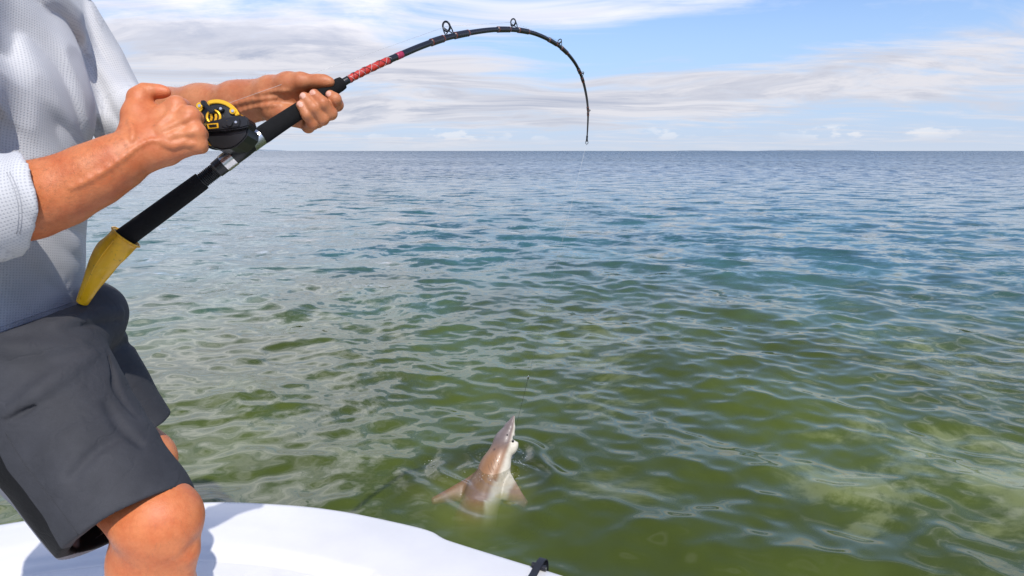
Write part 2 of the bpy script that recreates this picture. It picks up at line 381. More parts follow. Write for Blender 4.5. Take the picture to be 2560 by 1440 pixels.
def build_water():
    # rings about the boat, close together near it and wider apart towards the horizon
    th = np.concatenate([np.linspace(-46, 46, 1000), np.linspace(46, 314, 110)[1:-1]]) * math.pi / 180
    al = np.linspace(38, 1.3, 600); r = np.concatenate([[0.4, 1.0, 1.5], HC / np.tan(al * math.pi / 180)])
    r = r[np.concatenate([[True], np.diff(r) > 0])]
    r = np.concatenate([r, np.geomspace(r[-1] * 1.03, 14000, 70)])
    nr, nt = len(r), len(th)
    dr = np.gradient(r); dth = 92 / 1000 * math.pi / 180
    RR, TT = np.meshgrid(r, th, indexing='ij')
    X = (RR * np.sin(TT)).astype(np.float32); Y = (RR * np.cos(TT)).astype(np.float32)
    space = np.maximum(dr, r * dth)
    Z = np.zeros_like(X); DX = np.zeros_like(X); DY = np.zeros_like(X)
    lam = np.geomspace(0.10, 5.0, 150); g2 = np.random.default_rng(5)
    lost = np.zeros(nr); tot = 0
    for L in lam:
        L = L * g2.uniform(0.93, 1.07); k = 2 * math.pi / L
        a = math.radians(205 + g2.normal() * 46)
        slope = 0.0190 * (L / 0.5) ** -0.15 * math.exp(-(L / 2.6) ** 2) * (1 - 0.5 * math.exp(-(L / 0.16) ** 2))
        fade = sst(L / space, 2.5, 5.5)
        lost += slope ** 2 * (1 - fade ** 2); tot += slope ** 2
        rows = np.where(fade > 0.001)[0]
        if not len(rows): continue
        e = rows[-1] + 1
        ph = k * (X[:e] * math.sin(a) + Y[:e] * math.cos(a)) + g2.uniform(0, 6.28)
        A = (slope / k * fade[:e])[:, None].astype(np.float32)
        Z[:e] += A * np.cos(ph)
        sn = A * np.sin(ph) * 0.8
        DX[:e] -= sn * math.sin(a); DY[:e] -= sn * math.cos(a)
    # rings the fish pushes out
    sx, sy = SHARK_AT[0], SHARK_AT[1]
    rr = np.hypot(X - sx, Y - sy); an = np.arctan2(Y - sy, X - sx)
    near = np.where(RR[:, 0] < 9)[0][-1]
    rr, an = rr[:near], an[:near]
    calm = (1 - 0.5 * np.exp(-(rr / 0.55) ** 2)).astype(np.float32); Z[:near] *= calm; DX[:near] *= calm; DY[:near] *= calm
    wob = rr + 0.05 * np.sin(2 * an + 1) + 0.03 * np.sin(5 * an)
    arc = np.clip(0.55 + 0.6 * np.sin(an * 2 + 0.6), 0, 1)
    Z[:near] += (0.014 * arc * np.cos(2 * math.pi * (wob - 0.33) / 0.19) * np.exp(-((wob - 0.34) / 0.17) ** 2)
                 + 0.0016 * np.cos(2 * math.pi * wob / 0.10 + 2 * np.sin(3 * an)) * np.exp(-(wob / 0.5) ** 2)).astype(np.float32)
    X = X + DX; Y = Y + DY
    lod = np.sqrt(lost / tot)[:, None].repeat(nt, 1)
    V = np.stack([X, Y, Z], -1).reshape(-1, 3)
    i = np.arange(nr - 1)[:, None]; j = np.arange(nt)[None]; jn = (j + 1) % nt
    Q = np.stack([i * nt + j, (i + 1) * nt + j, (i + 1) * nt + jn, i * nt + jn], -1).reshape(-1, 4)
    cen = V[Q].mean(1)
    clear = (np.abs(cen[:, 0] - CLEAR_AT[0]) < 0.8) & (np.abs(cen[:, 1] - CLEAR_AT[1]) < 0.9)
    me = mesh_np('sea_water', V, Q, mats=clear.astype(int))
    if me.polygons[len(Q) // 3].normal.z < 0: me.flip_normals()
    vfloat(me, 'lod', lod.ravel())
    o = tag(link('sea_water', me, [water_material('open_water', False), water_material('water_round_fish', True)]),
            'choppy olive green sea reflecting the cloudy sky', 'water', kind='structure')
    # the murk itself, hanging under the surface, and the dark bottom far below it
    m, t, out = new_mat('murk'); vol = t.new('ShaderNodeVolumePrincipled')
    vol.inputs['Color'].default_value = (0.52, 0.60, 0.14, 1); vol.inputs['Density'].default_value = 8.0
    t.l.new(vol.outputs[0], out.inputs['Volume'])
    bm = bmesh.new(); bmesh.ops.create_cube(bm, size=1)
    for v in bm.verts: v.co = Vector((CLEAR_AT[0] + v.co.x * 4, CLEAR_AT[1] + v.co.y * 5, -1.275 + v.co.z * 2.4))
    me = bpy.data.meshes.new('murk'); bm.to_mesh(me); bm.free()
    tag(link('murk', me, m, o), kind='stuff')
    me = mesh_np('sea_bed', [(-40, -40, -2.6), (40, -40, -2.6), (40, 40, -2.6), (-40, 40, -2.6)], [(0, 1, 2, 3)])
    tag(link('sea_bed', me, pbr('silt_bottom', (0.05, 0.055, 0.02), 0.9, vary=0.3, vscale=2)), 'dark silty sea bed under the boat', 'sea bed', kind='structure')
build_water()
# ------------------------------------------------------------------ mesh helpers for made things
def tube(pts, rad, n=10, caps=True, up=None):
    """swept round tube -> V, Q"""
    pts = np.asarray(pts, float); rad = np.broadcast_to(rad, (len(pts),)).astype(float)
    T = np.gradient(pts, axis=0); T /= np.linalg.norm(T, axis=1)[:, None] + 1e-12
    u = np.array(up if up is not None else (0, 0, 1), float)
    if abs(u @ T[0]) > 0.95: u = np.array((1.0, 0, 0))
    V = []
    for i in range(len(pts)):
        u = u - T[i] * (u @ T[i]); u /= np.linalg.norm(u); v = np.cross(T[i], u)
        a = np.arange(n) * 2 * math.pi / n
        V.append(pts[i] + rad[i] * (np.cos(a)[:, None] * u + np.sin(a)[:, None] * v))
    V = np.concatenate(V); Q = []
    for i in range(len(pts) - 1):
        for j in range(n): k = (j + 1) % n; Q.append((i*n+j, i*n+k, (i+1)*n+k, (i+1)*n+j))
    if caps:
        c0 = len(V); V = np.concatenate([V, [pts[0], pts[-1]]]); e = (len(pts) - 1) * n
        for j in range(0, n, 2):
            Q.append((c0, (j+2) % n, (j+1) % n, j)); Q.append((c0+1, e+j, e+(j+1) % n, e+(j+2) % n))
    return V, Q
def join(parts):
    V, Q, o = [], [], 0
    for v, q in parts:
        V.append(np.asarray(v, float)); Q += [tuple(i + o for i in f) for f in q]; o += len(v)
    return np.concatenate(V), Q
def pymesh(name, V, Q, mat, parent=None, smooth=True, bevel=0, sharp=None):
    me = bpy.data.meshes.new(name); me.from_pydata([tuple(map(float, v)) for v in V], [], [tuple(map(int, f)) for f in Q]); me.update()
    bm = bmesh.new(); bm.from_mesh(me); bmesh.ops.recalc_face_normals(bm, faces=bm.faces)
    if bevel: bmesh.ops.bevel(bm, geom=[e for e in bm.edges if e.calc_face_angle(0) > 0.6], offset=bevel, segments=2, affect='EDGES', clamp_overlap=True)
    bm.to_mesh(me); bm.free()
    if smooth: me.polygons.foreach_set('use_smooth', [True] * len(me.polygons))
    if smooth and sharp is not None: me.set_sharp_from_angle(angle=sharp)
    return link(name, me, mat, parent)
def plate(poly, front, back):
    """closed slab between two copies of an outline (lists of points)"""
    n = len(front); V = list(front) + list(back)
    Q = [tuple(range(n)), tuple(range(2*n-1, n-1, -1))] + [(i, i+n, (i+1) % n + n, (i+1) % n) for i in range(n)]
    return V, Q
def spline(pts, n):
    """Catmull-Rom through the points"""
    p = np.asarray(pts, float); p = np.concatenate([[2*p[0]-p[1]], p, [2*p[-1]-p[-2]]]); m = len(p) - 3; out = []
    for t in np.linspace(0, m - 1e-9, n):
        i = int(t); f = t - i; a, b, c, d = p[i:i+4]
        out.append(0.5 * (2*b + (c-a)*f + (2*a-5*b+4*c-d)*f*f + (3*b-a-3*c+d)*f**3))
    return np.array(out)

# ------------------------------------------------------------------ boat
def build_boat():
    root = empty('boat', (0, 0.4, 0)); tag(root, 'white moulded bow of the small fishing boat the angler stands on', 'boat')
    edge = [(-900, 1660), (-500, 1440), (-200, 1345), (0, 1307), (250, 1271), (510, 1251), (700, 1256), (850, 1272), (1000, 1302), (1075, 1321), (1105, 1337), (1135, 1349), (1280, 1394), (1430, 1440), (1600, 1505)]
    pts = [PZ(a, b, DECK)[:2] for a, b in edge]
    pts += [np.array((1.05, 0.75)), np.array((1.15, 0.0)), np.array((1.15, -1.2))]
    pts = [np.array((-2.0, -1.2)), np.array((-2.0, 0.2))] + pts
    C = spline([(a[0], a[1], 0) for a in pts], 220)[:, :2]
    T = np.gradient(C, axis=0); T /= np.linalg.norm(T, axis=1)[:, None]
    Nn = np.stack([T[:, 1], -T[:, 0]], 1)          # towards the inside (outline runs left to right, ahead of us)
    if (Nn[100] @ (np.array((0, 0.4)) - C[100])) < 0: Nn = -Nn
    kern = np.ones(25)/25; Nn = np.stack([np.convolve(np.pad(Nn[:, i], 12, 'edge'), kern, 'valid') for i in (0, 1)], 1); Nn /= np.linalg.norm(Nn, axis=1)[:, None]
    def strip(prof):
        V = []; m = len(prof)
        for o, z in prof: V += [(c[0] + k[0]*o, c[1] + k[1]*o, z) for c, k in zip(C, Nn)]
        n = len(C); Q = [(i*n+j, i*n+j+1, (i+1)*n+j+1, (i+1)*n+j) for i in range(m-1) for j in range(n-1)]
        return V, Q
    D = DECK
    gel = pbr('white_gelcoat', (0.64, 0.63, 0.62), 0.24, vary=0.03, vscale=6, coat=0.3, bump=0.05, bscale=60)
    deckm = pbr('deck_gelcoat', (0.66, 0.65, 0.64), 0.42, vary=0.04, vscale=9, bump=0.35, bscale=420)
    rub = pbr('grey_rubber', (0.10, 0.10, 0.11), 0.5)
    V, Q = strip([(0.42, -0.45), (0.20, 0.05), (0.07, 0.32), (0.02, D-0.10), (0.004, D-0.075)]); pymesh('hull', V, Q, gel, root)
    V, Q = strip([(0.006, D-0.075), (-0.014, D-0.07), (-0.02, D-0.055), (-0.014, D-0.04), (0.004, D-0.036)]); pymesh('rub_rail', V, Q, rub, root)
    V, Q = strip([(0.0, D-0.036), (-0.003, D-0.022), (0.0, D-0.009), (0.009, D-0.002), (0.022, D), (0.13, D+0.003), (0.225, D), (0.245, D-0.004), (0.257, D-0.013), (0.265, D-0.022), (0.282, D-0.025)]); pymesh('gunwale', V, Q, gel, root)
    inner = [(c[0] + k[0]*0.28, c[1] + k[1]*0.28, D-0.0251) for c, k in zip(C, Nn)]
    V = [(0, -0.4, D-0.0251)] + inner; Q = [(0, j+1, j+2) for j in range(len(inner)-1)]; pymesh('deck', V, Q, deckm, root)
    return C, Nn
BOAT_EDGE, BOAT_IN = build_boat()

def build_strap():
    d0 = PZ(1361, 1412, DECK); i = int(np.argmin(np.hypot(*(BOAT_EDGE - d0[:2]).T))); c, k = BOAT_EDGE[i], BOAT_IN[i]
    t = BOAT_EDGE[i+1] - BOAT_EDGE[i-1]; t = t / np.linalg.norm(t)
    root = empty('tie_strap', (c[0], c[1], DECK)); tag(root, 'short black webbing strap looped over the white boat edge', 'strap')
    m = pbr('black_webbing', (0.012, 0.012, 0.016), 0.45, bump=0.4, bscale=900)
    path = [(0.22, 0.004), (0.12, 0.007), (0.055, 0.006), (0.03, 0.009), (0.005, 0.013), (-0.016, 0.010), (-0.028, -0.004), (-0.030, -0.03), (-0.028, -0.08), (-0.012, -0.16)]
    p = spline([(a, b, 0) for a, b in path], 40)[:, :2]; tn = np.gradient(p, axis=0); tn /= np.linalg.norm(tn, axis=1)[:, None]; nn = np.stack([-tn[:, 1], tn[:, 0]], 1)
    V, Q = [], []
    for off in (0.0, -0.0035):
        for w in (-0.010, 0.010):
            for a, b in p + nn * off: V.append((c[0] + k[0]*a + t[0]*w, c[1] + k[1]*a + t[1]*w, DECK + b))
    n = len(p)
    for j in range(n - 1):
        for a, b in ((0, 1), (1, 3), (3, 2), (2, 0)): Q.append((a*n+j, b*n+j, b*n+j+1, a*n+j+1))
    Q += [(0, n, 3*n, 2*n), (n-1, 3*n-1, 4*n-1, 2*n-1)]
    pymesh('webbing', V, Q, m, root, smooth=False, bevel=0.0008)
    # rolled eye sewn at the bend
    a = np.array((c[0] + k[0]*0.012 + t[0]*-0.02, c[1] + k[1]*0.012 + t[1]*-0.02, DECK + 0.006)); b = a + np.append(t * 0.040, 0)
    V, Q = tube([a, b], [0.0075, 0.0075], 14); pymesh('rolled_eye', V, Q, m, root, sharp=0.7)
    V, Q = tube([b, b + np.append(t * 0.0012, 0)], [0.004, 0.004], 12); pymesh('eyelet', V, Q, pbr('dull_steel', (0.45, 0.45, 0.46), 0.35, 1.0), root, sharp=0.7)
build_strap()
# ------------------------------------------------------------------ low land on the horizon
def build_land():
    m = pbr('hazed_wooded_shore', (.20, .24, .28), .9, vary=.25, vscale=.004)  # distance haze mixed into the shore's own colour, paler and bluer
    for x0, x1, hpx, dist, lab in ((1905, 2170, 3.4, 9000, 'low wooded shore on the horizon at the right'), (600, 705, 4.0, 8000, 'small low island on the horizon beyond the reel'), (1690, 1830, 1.6, 11000, 'faint strip of land on the horizon right of the rod tip')):
        X0, X1 = (x0-1280)/F*dist, (x1-1280)/F*dist; H = hpx/F*dist; n = 90; V, Q = [], []
        for i in range(n+1):
            t = i/n; e = min(1, 5*t, 5*(1-t))**.6; h = H*e*(.65 + .5*float(pnoise(np.array([[t*14, dist*.01, 0]]))[0]) + .25*float(pnoise(np.array([[t*45, 3, 0]]))[0])) + .1
            x = X0 + (X1-X0)*t
            V += [(x, dist, -1), (x, dist + 40, h), (x, dist + 320, h*.9), (x, dist + 420, -1)]
        for i in range(n):
            for j in range(3): a = i*4+j; Q.append((a, a+4, a+5, a+1))
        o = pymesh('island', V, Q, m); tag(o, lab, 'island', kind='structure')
build_land()
# ------------------------------------------------------------------ the angler
FACE = nrm((1.0, 0.0, 0)); SIDE = np.array((-FACE[1], FACE[0], 0.0))   # SIDE points to his left, away from the camera
UP = np.array((0, 0, 1.0)); EYE0 = np.array((0, 0, HC))
def right_arm():
    f = Form()
    D = 0.945
    fa = [P(-130, 550, .93), P(-30, 530, .932), P(60, 503, .938), P(150, 478, .943), P(235, 437, .95), P(300, 402, .957), P(345, 374, .963)]
    fr = [.050, .051, .0490, .0445, .0400, .0338, .0285]
    f.chain(fa, fr, kin=0.02)
    f.add(f_cone(P(-185, 10, 1.0), P(-130, 545, .932), .052, .046), .02)
    # muscle bellies of the forearm
    f.add(f_cone(P(10, 478, .945), P(150, 448, .955), .027, .020), .02)
    f.add(f_cone(P(90, 530, .935), P(255, 450, .945), .030, .018), .02)
    # hand: metacarpals as a slab from wrist to knuckles
    W = [P(338, 338, .975), P(350, 356, .968), P(360, 376, .966), P(372, 392, .970)]
    K = [P(441, 266, .985), P(474, 292, .978), P(489, 331, .978), P(494, 362, .984)]
    for w, k, r0, r1 in zip(W, K, (.020, .021, .021, .019), (.0135, .0138, .0130, .0120)):
        f.add(f_cone(w, k, r0, r1), .012)
    f.add(f_cone(P(395, 310, 1.0), P(445, 335, 1.005), .022, .019), .012)
    f.add(f_cone(P(345, 374, .966), P(420, 385, .985), .026, .016), .012)     # heel of the hand on the little-finger side
    # fingers closed round the crank knob
    PI = [P(456, 266, 1.028), P(488, 296, 1.024), P(500, 336, 1.022), P(503, 367, 1.022)]
    DI = [P(440, 276, 1.052), P(468, 306, 1.054), P(478, 342, 1.050), P(480, 368, 1.046)]
    TI = [P(425, 285, 1.030), P(450, 315, 1.032), P(458, 348, 1.030), P(460, 372, 1.028)]
    for k, a, b, c, r in zip(K, PI, DI, TI, (.0118, .0122, .0115, .0100)):
        f.chain([k, a, b, c], [r * 1.12, r, r * .92, r * .8], .004, .003)
    for k, r in zip(K, (.0128, .0134, .0126, .0116)):      # knuckle heads
        f.add(f_ell(k + (P(0, -1, 1) - P(0, 0, 1)) * 2 - nrm(P(0, 0, 1) - np.array((0, 0, HC))) * .0035, np.eye(3), (r, r, r)), .008)
    # thumb lying up over the top of the fist
    f.chain([P(345, 345, .978), P(344, 290, .985), P(349, 246, .992)], [.024, .0205, .0165], .014, .01)
    f.chain([P(349, 246, .992), P(364, 232, .997), P(385, 228, 1.0), P(402, 229, 1.0), P(415, 229.5, 1.0)], [.0165, .0135, .0098, .0090, .0074], .005, .006)
    f.add(f_cone(P(362, 290, .997), P(415, 292, 1.0), .018, .014), .012)    # web between thumb and first finger
    # tendons and veins, lying on the back of the hand and the forearm
    def vein(pl, r, k, d=.96):
        pp = onto(f, [P(x, y, d) for x, y in spline([(x, y, 0) for x, y in pl], 9)[:, :2]]); vw = pp - EYE0; vw /= np.linalg.norm(vw, axis=1)[:, None]
        return [q for q in pp + vw*r*.35], [r*.5] + [r]*7 + [r*.5], k
    vs_ = [vein([(392, 318), (418, 292), (438, 268)], .0022, .007), vein([(398, 330), (435, 312), (470, 295)], .0022, .007), vein([(402, 345), (440, 338), (480, 331)], .0020, .007), vein([(405, 360), (445, 360), (482, 360)], .0019, .007),
           vein([(335, 372), (375, 352), (412, 352), (455, 318)], .0016, .005), vein([(412, 352), (432, 368), (468, 348)], .0018, .005), vein([(322, 300), (333, 328), (330, 352)], .0020, .005), vein([(180, 470), (240, 440), (300, 400), (335, 372)], .0014, .007)]
    for pp, rr, k in vs_: f.chain(pp, rr, k)
    return f
def left_arm():
    f = Form()
    el = P(325, 300, 1.375); wr = P(672, 246, 1.235)
    f.add(f_cone(P(90, -40, 1.33), el, .052, .045), 0)
    f.chain([el, el*.72+wr*.28, el*.45+wr*.55, el*.2+wr*.8, wr], [.046, .049, .0435, .0345, .0300], .02, .02)
    f.add(f_flat(el*.22+wr*.78, wr*1.0, (0, 0, 1), (.036, .028), (.034, .024)), .02)
    # palm behind the grip
    K = [P(806, 240, 1.243), P(797, 262, 1.240), P(780, 281, 1.236), P(759, 297, 1.230)]
    W = [P(690, 222, 1.235), P(692, 240, 1.236), P(692, 258, 1.235), P(690, 275, 1.232)]
    for w, k, r0, r1 in zip(W, K, (.020, .021, .021, .0205), (.0145, .0145, .0140, .0135)):
        f.add(f_cone(w, k, r0, r1), .014)
    f.add(f_cone(P(690, 276, 1.225), P(752, 298, 1.205), .024, .0165), .012)       # pad on the little-finger side, under the grip
    # thumb along the top of the grip
    f.chain([P(676, 226, 1.225), P(722, 212, 1.207), P(752, 204, 1.197)], [.024, .0215, .0165], .014, .01)
    f.chain([P(752, 204, 1.197), P(796, 203.5, 1.192), P(812, 204, 1.191), P(825, 205, 1.190)], [.0155, .0112, .0104, .0080], .006, .008)
    f.add(f_cone(P(715, 232, 1.222), P(780, 240, 1.226), .022, .015), .014)
    # four fingers coming up round the near side of the grip
    PI = [P(842, 262, 1.196), P(826, 283, 1.185), P(806, 297, 1.180), P(782, 309, 1.180)]
    DI = [P(838, 248, 1.180), P(807, 258, 1.167), P(784, 270, 1.163), P(767, 286, 1.164)]
    TI = [P(826, 238, 1.181), P(786, 236, 1.169), P(761, 243, 1.164), P(752, 263, 1.161)]
    for k, a, b, c, r in zip(K, PI, DI, TI, (.0112, .0116, .0112, .0102)):
        m = (k + a) * .5 + nrm(P(800, 300, 1) - P(800, 250, 1)) * .010
        f.chain([k, m, a, b, c], [r * 1.2, r * 1.08, r * 1.02, r * .93, r * .80], .0035, .004)
    toward = -nrm(P(620, 260, 1) - np.array((0, 0, HC)))
    for pl, r in (([(560, 268), (620, 252), (690, 244)], .0024), ([(590, 282), (640, 268), (700, 262)], .0019), ([(640, 236), (680, 228), (720, 226)], .0018)):     # tendons inside the wrist
        pp = onto(f, [P(x, y, 1.2) for x, y in spline([(x, y, 0) for x, y in pl], 9)[:, :2]]); vw = pp - EYE0; vw /= np.linalg.norm(vw, axis=1)[:, None]
        f.chain(list(pp + vw*r*.3), [r*.5] + [r]*7 + [r*.5], .006)
    f.tips = (DI, TI)
    return f
KNEE_R, KNEE_L = P(398, 1298, .995), P(356, 1150, 1.29)
ANK_R = np.array((P(350, 1440, 1.0)[0] - .035, P(350, 1440, 1.0)[1] + .06, DECK + .075)); ANK_L = np.array((P(330, 1440, 1.29)[0] + .02, 1.30, DECK + .075))
def leg(hip, knee, ank, s=1.0):
    f = Form()
    f.chain([hip, hip*.45+knee*.55, knee], [.084*s, .062*s, .053*s], kin=.03)
    sh = nrm(ank - knee)
    f.chain([knee, knee*.72+ank*.28 - FACE*.012, knee*.45+ank*.55 - FACE*.010, ank], [.051*s, .0530*s, .044*s, .036*s], .03, .03)
    f.add(f_ell(knee + FACE*.020 - UP*.002, np.stack([FACE, SIDE, UP]), (.032*s, .036*s, .036*s)), .026)      # knee cap
    f.add(f_cone(knee + FACE*.030 - SIDE*.022 - UP*.030, knee + FACE*.034 - SIDE*.012 - UP*.050, .015*s, .014*s), .014); f.cut(f_cone(knee + FACE*.066 - SIDE*.010 - UP*.034, knee + FACE*.058 - SIDE*.030 - UP*.040, .003*s, .003*s), .018)
    f.add(f_cone(knee + FACE*.030 - UP*.055, knee + FACE*.022 - UP*.10, .022*s, .016*s), .02)
    f.add(f_cone(knee*.85+ank*.15 - FACE*.035, knee*.55+ank*.45 - FACE*.028, .040*s, .026*s), .03)             # calf
    f.add(f_cone(knee - FACE*.025 + SIDE*-.030, knee*.8+hip*.2 - SIDE*.035, .020*s, .024*s), .02)
    f.chain([ank - FACE*.03, ank + FACE*.08 - UP*.03, ank + FACE*.15 - UP*.05], [.036, .034, .024], .02, .02)
    return f
SH = P(-105, -90, 1.15)
def head_form():
    f = Form(); c = SH + FACE*.05 + UP*.27; A = np.stack([FACE, SIDE, UP])
    f.add(f_cone(SH - UP*.05, SH + FACE*.03 + UP*.16, .065, .058))
    f.add(f_ell(c + UP*.02, A, (.100, .077, .105)), .03); f.add(f_ell(c + FACE*.035 - UP*.065, A, (.062, .055, .060)), .03)
    f.add(f_cone(c + FACE*.095 + UP*.02, c + FACE*.112 - UP*.03, .008, .013), .012)
    for s in (-1, 1):
        f.add(f_ell(c + SIDE*.077*s - FACE*.005 - UP*.005, A, (.020, .010, .032)), .006)
        f.cut(f_ell(c + FACE*.098 + SIDE*.032*s + UP*.018, A, (.012, .018, .010)), .01)
        f.add(f_ell(c + FACE*.083 + SIDE*.031*s + UP*.017, A, (.012, .012, .012)), .001)
    f.add(f_ell(c + FACE*.092 - UP*.065, A, (.009, .024, .007)), .006); f.cut(f_ell(c + FACE*.103 - UP*.065, A, (.010, .024, .0012)), .002)
    return f, c
TORSO = [(-95, 880, .140, .175), (-70, 740, .136, .170), (-60, 600, .138, .170), (-55, 430, .142, .178), (-55, 240, .146, .190), (-80, 20, .136, .192), (-105, -120, .085, .165)]
def torso_form(grow=-.012):
    f = Form(); t = TORSO
    for a, b in zip(t[:-1], t[1:]): f.add(f_flat(P(a[0], a[1], 1.15), P(b[0], b[1], 1.15), FACE, (a[2]+grow, a[3]+grow), (b[2]+grow, b[3]+grow)), .05)
    return f
def skin_material():
    m, t, out = new_mat('skin')
    b = t.new('ShaderNodeBsdfPrincipled'); o = t.new('ShaderNodeTexCoord').outputs['Object']
    tone = t.new('ShaderNodeAttribute', attribute_name='tone').outputs['Color']
    blot = t.noise(o, 28, 5, 0.6); fine = t.noise(o, 160, 4, 0.6)
    c = t.mix(t.ramp(blot, 0.35, 0.7), tone, t.vec('MULTIPLY', tone, (0.88, 0.70, 0.62)))
    c = t.mix(t.ramp(fine, 0.3, 0.75), c, t.vec('MULTIPLY', c, (0.90, 0.86, 0.82)))
    fre = t.ramp(t.noise(o, 75, 2, 0.5), 0.70, 0.78)          # scattered freckles
    c = t.mix(t.math('MULTIPLY', fre, 0.45), c, (0.28, 0.10, 0.045))
    t.put(b.inputs['Base Color'], c); b.inputs['Roughness'].default_value = 0.46; b.inputs['Specular IOR Level'].default_value = 0.4
    b.inputs['Subsurface Weight'].default_value = 0.12; b.inputs['Subsurface Radius'].default_value = (1.0, 0.35, 0.18); b.inputs['Subsurface Scale'].default_value = 0.006
    bn = t.new('ShaderNodeBump'); bn.inputs['Strength'].default_value = 0.45; bn.inputs['Distance'].default_value = 0.0012
    t.put(bn.inputs['Height'], t.math('ADD', t.math('MULTIPLY', fine, 0.25), t.noise(o, 520, 3, 0.6))); t.l.new(bn.outputs[0], b.inputs['Normal'])
    t.l.new(b.outputs[0], out.inputs['Surface'])
    return m
def build_person():
    root = empty('person', (float(P(30, 760, 1.15)[0]), 1.1, DECK - .025)); tag(root, 'angler in pale grey shirt and charcoal shorts leaning back on the rod', 'person')
    ra, la = right_arm(), left_arm()
    lr = leg(P(45, 1000, 1.09), KNEE_R, ANK_R); ll = leg(P(120, 930, 1.26), KNEE_L, ANK_L)
    hf, hc = head_form(); tf = torso_form()
    jobs = [(ra, *bounds([P(-60, 545, .93), P(345, 205, .96), P(525, 410, .96), P(500, 300, 1.08), P(0, 600, .9)], .035), .0016),
            (la, *bounds([P(325, 300, 1.375), P(690, 240, 1.22), P(850, 260, 1.25), P(780, 320, 1.15)], .045), .0016),
            (lr, *bounds([P(70, 930, 1.06), KNEE_R, ANK_R, ANK_R + FACE*.16], .125), .0030),
            (ll, *bounds([P(150, 900, 1.26), KNEE_L, ANK_L, ANK_L + FACE*.16], .125), .0045),
            (hf, *bounds([hc, SH - UP*.05], .145), .0040),
            (tf, *bounds([P(25, 850, 1.15), P(20, -110, 1.15)], .24), .012)]
    Vs, Qs, tones, o = [], [], [], 0
    for i, (f, lo, hi, h) in enumerate(jobs):
        V, Q = surface(f, lo, hi, h)
        base = np.tile(np.array((.565, .212, .086)), (len(V), 1))
        if i == 0:      # sun-browned forearm, redder knuckles and finger tips
            hand = sst(V[:, 0], P(300, 0, .96)[0], P(430, 0, .96)[0])[:, None]; base = base * (1 - hand) * np.array((.98, .86, .80)) + base * hand * np.array((1.02, 1.0, 1.06))
        if i == 1:
            base = base * np.array((.86, .90, .98))
            DI, TI = f.tips     # nails
            for a, b in zip(DI, TI):
                ax = nrm(b - a); tw = -nrm(b - np.array((0, 0, HC))); tw = nrm(tw - ax*(tw@ax)); sd = np.cross(ax, tw)
                q = V - (b + ax*.0005); e = ((q@ax)/.0058)**2 + ((q@sd)/.0048)**2
                m = (e < 1) & (q@tw > 0); base[m] = np.array((.68, .39, .30)); V[m] += tw*.0004
        if i == 0:
            fl = P(413, 231, 1.0); q = np.linalg.norm(V - fl, axis=1); base = np.where((q < .014)[:, None], base*np.array((1.06, .92, .92)), base)
        if i == 2: base = base * np.array((1.04, .90, .82))
        Vs.append(V); Qs.append(Q + o); tones.append(base); o += len(V)
    me = mesh_np('body', np.concatenate(Vs), np.concatenate(Qs)); vcol(me, 'tone', np.concatenate(tones))
    body = link('body', me, skin_material(), root)
    build_shirt(root); build_shorts(root); build_small(root, hc, jobs)
    arm_hair(root, [(Vs[0], ra, P(60, 503, .938), P(345, 374, .963), 5200), (Vs[1], la, P(440, 285, 1.33), P(690, 246, 1.23), 4200), (Vs[2], lr, KNEE_R + UP*.05, ANK_R, 3000)])

def shirt_material():
    m, t, out = new_mat('perforated_jersey')
    b = t.new('ShaderNodeBsdfPrincipled'); o = t.new('ShaderNodeTexCoord').outputs['Object']
    # rows of small oval holes, set out diagonally round the body
    x, y, z = t.sep(t.new('ShaderNodeAttribute', attribute_name='weave').outputs['Vector'])
    u = t.math('MULTIPLY', x, math.pi/0.0046); v = t.math('MULTIPLY', y, math.pi/0.0043)
    h = t.math('MULTIPLY', t.math('COSINE', t.math('ADD', u, v)), t.math('COSINE', t.math('SUBTRACT', u, v)))
    hole = t.ramp(h, 0.25, 0.75)
    dirt = t.noise(o, 7, 5, 0.6)
    base = t.mix(t.ramp(dirt, 0.3, 0.7), (0.46, 0.46, 0.472), (0.54, 0.54, 0.55))
    t.put(b.inputs['Base Color'], t.mix(hole, base, t.vec('MULTIPLY', base, (0.80, 0.81, 0.84))))
    b.inputs['Roughness'].default_value = 0.75; b.inputs['Specular IOR Level'].default_value = 0.25; b.inputs['Sheen Weight'].default_value = 0.15
    bn = t.new('ShaderNodeBump'); bn.inputs['Strength'].default_value = 0.5; bn.inputs['Distance'].default_value = 0.001; bn.invert = True
    t.put(bn.inputs['Height'], hole); t.l.new(bn.outputs[0], b.inputs['Normal'])
    t.l.new(b.outputs[0], out.inputs['Surface'])
    return m
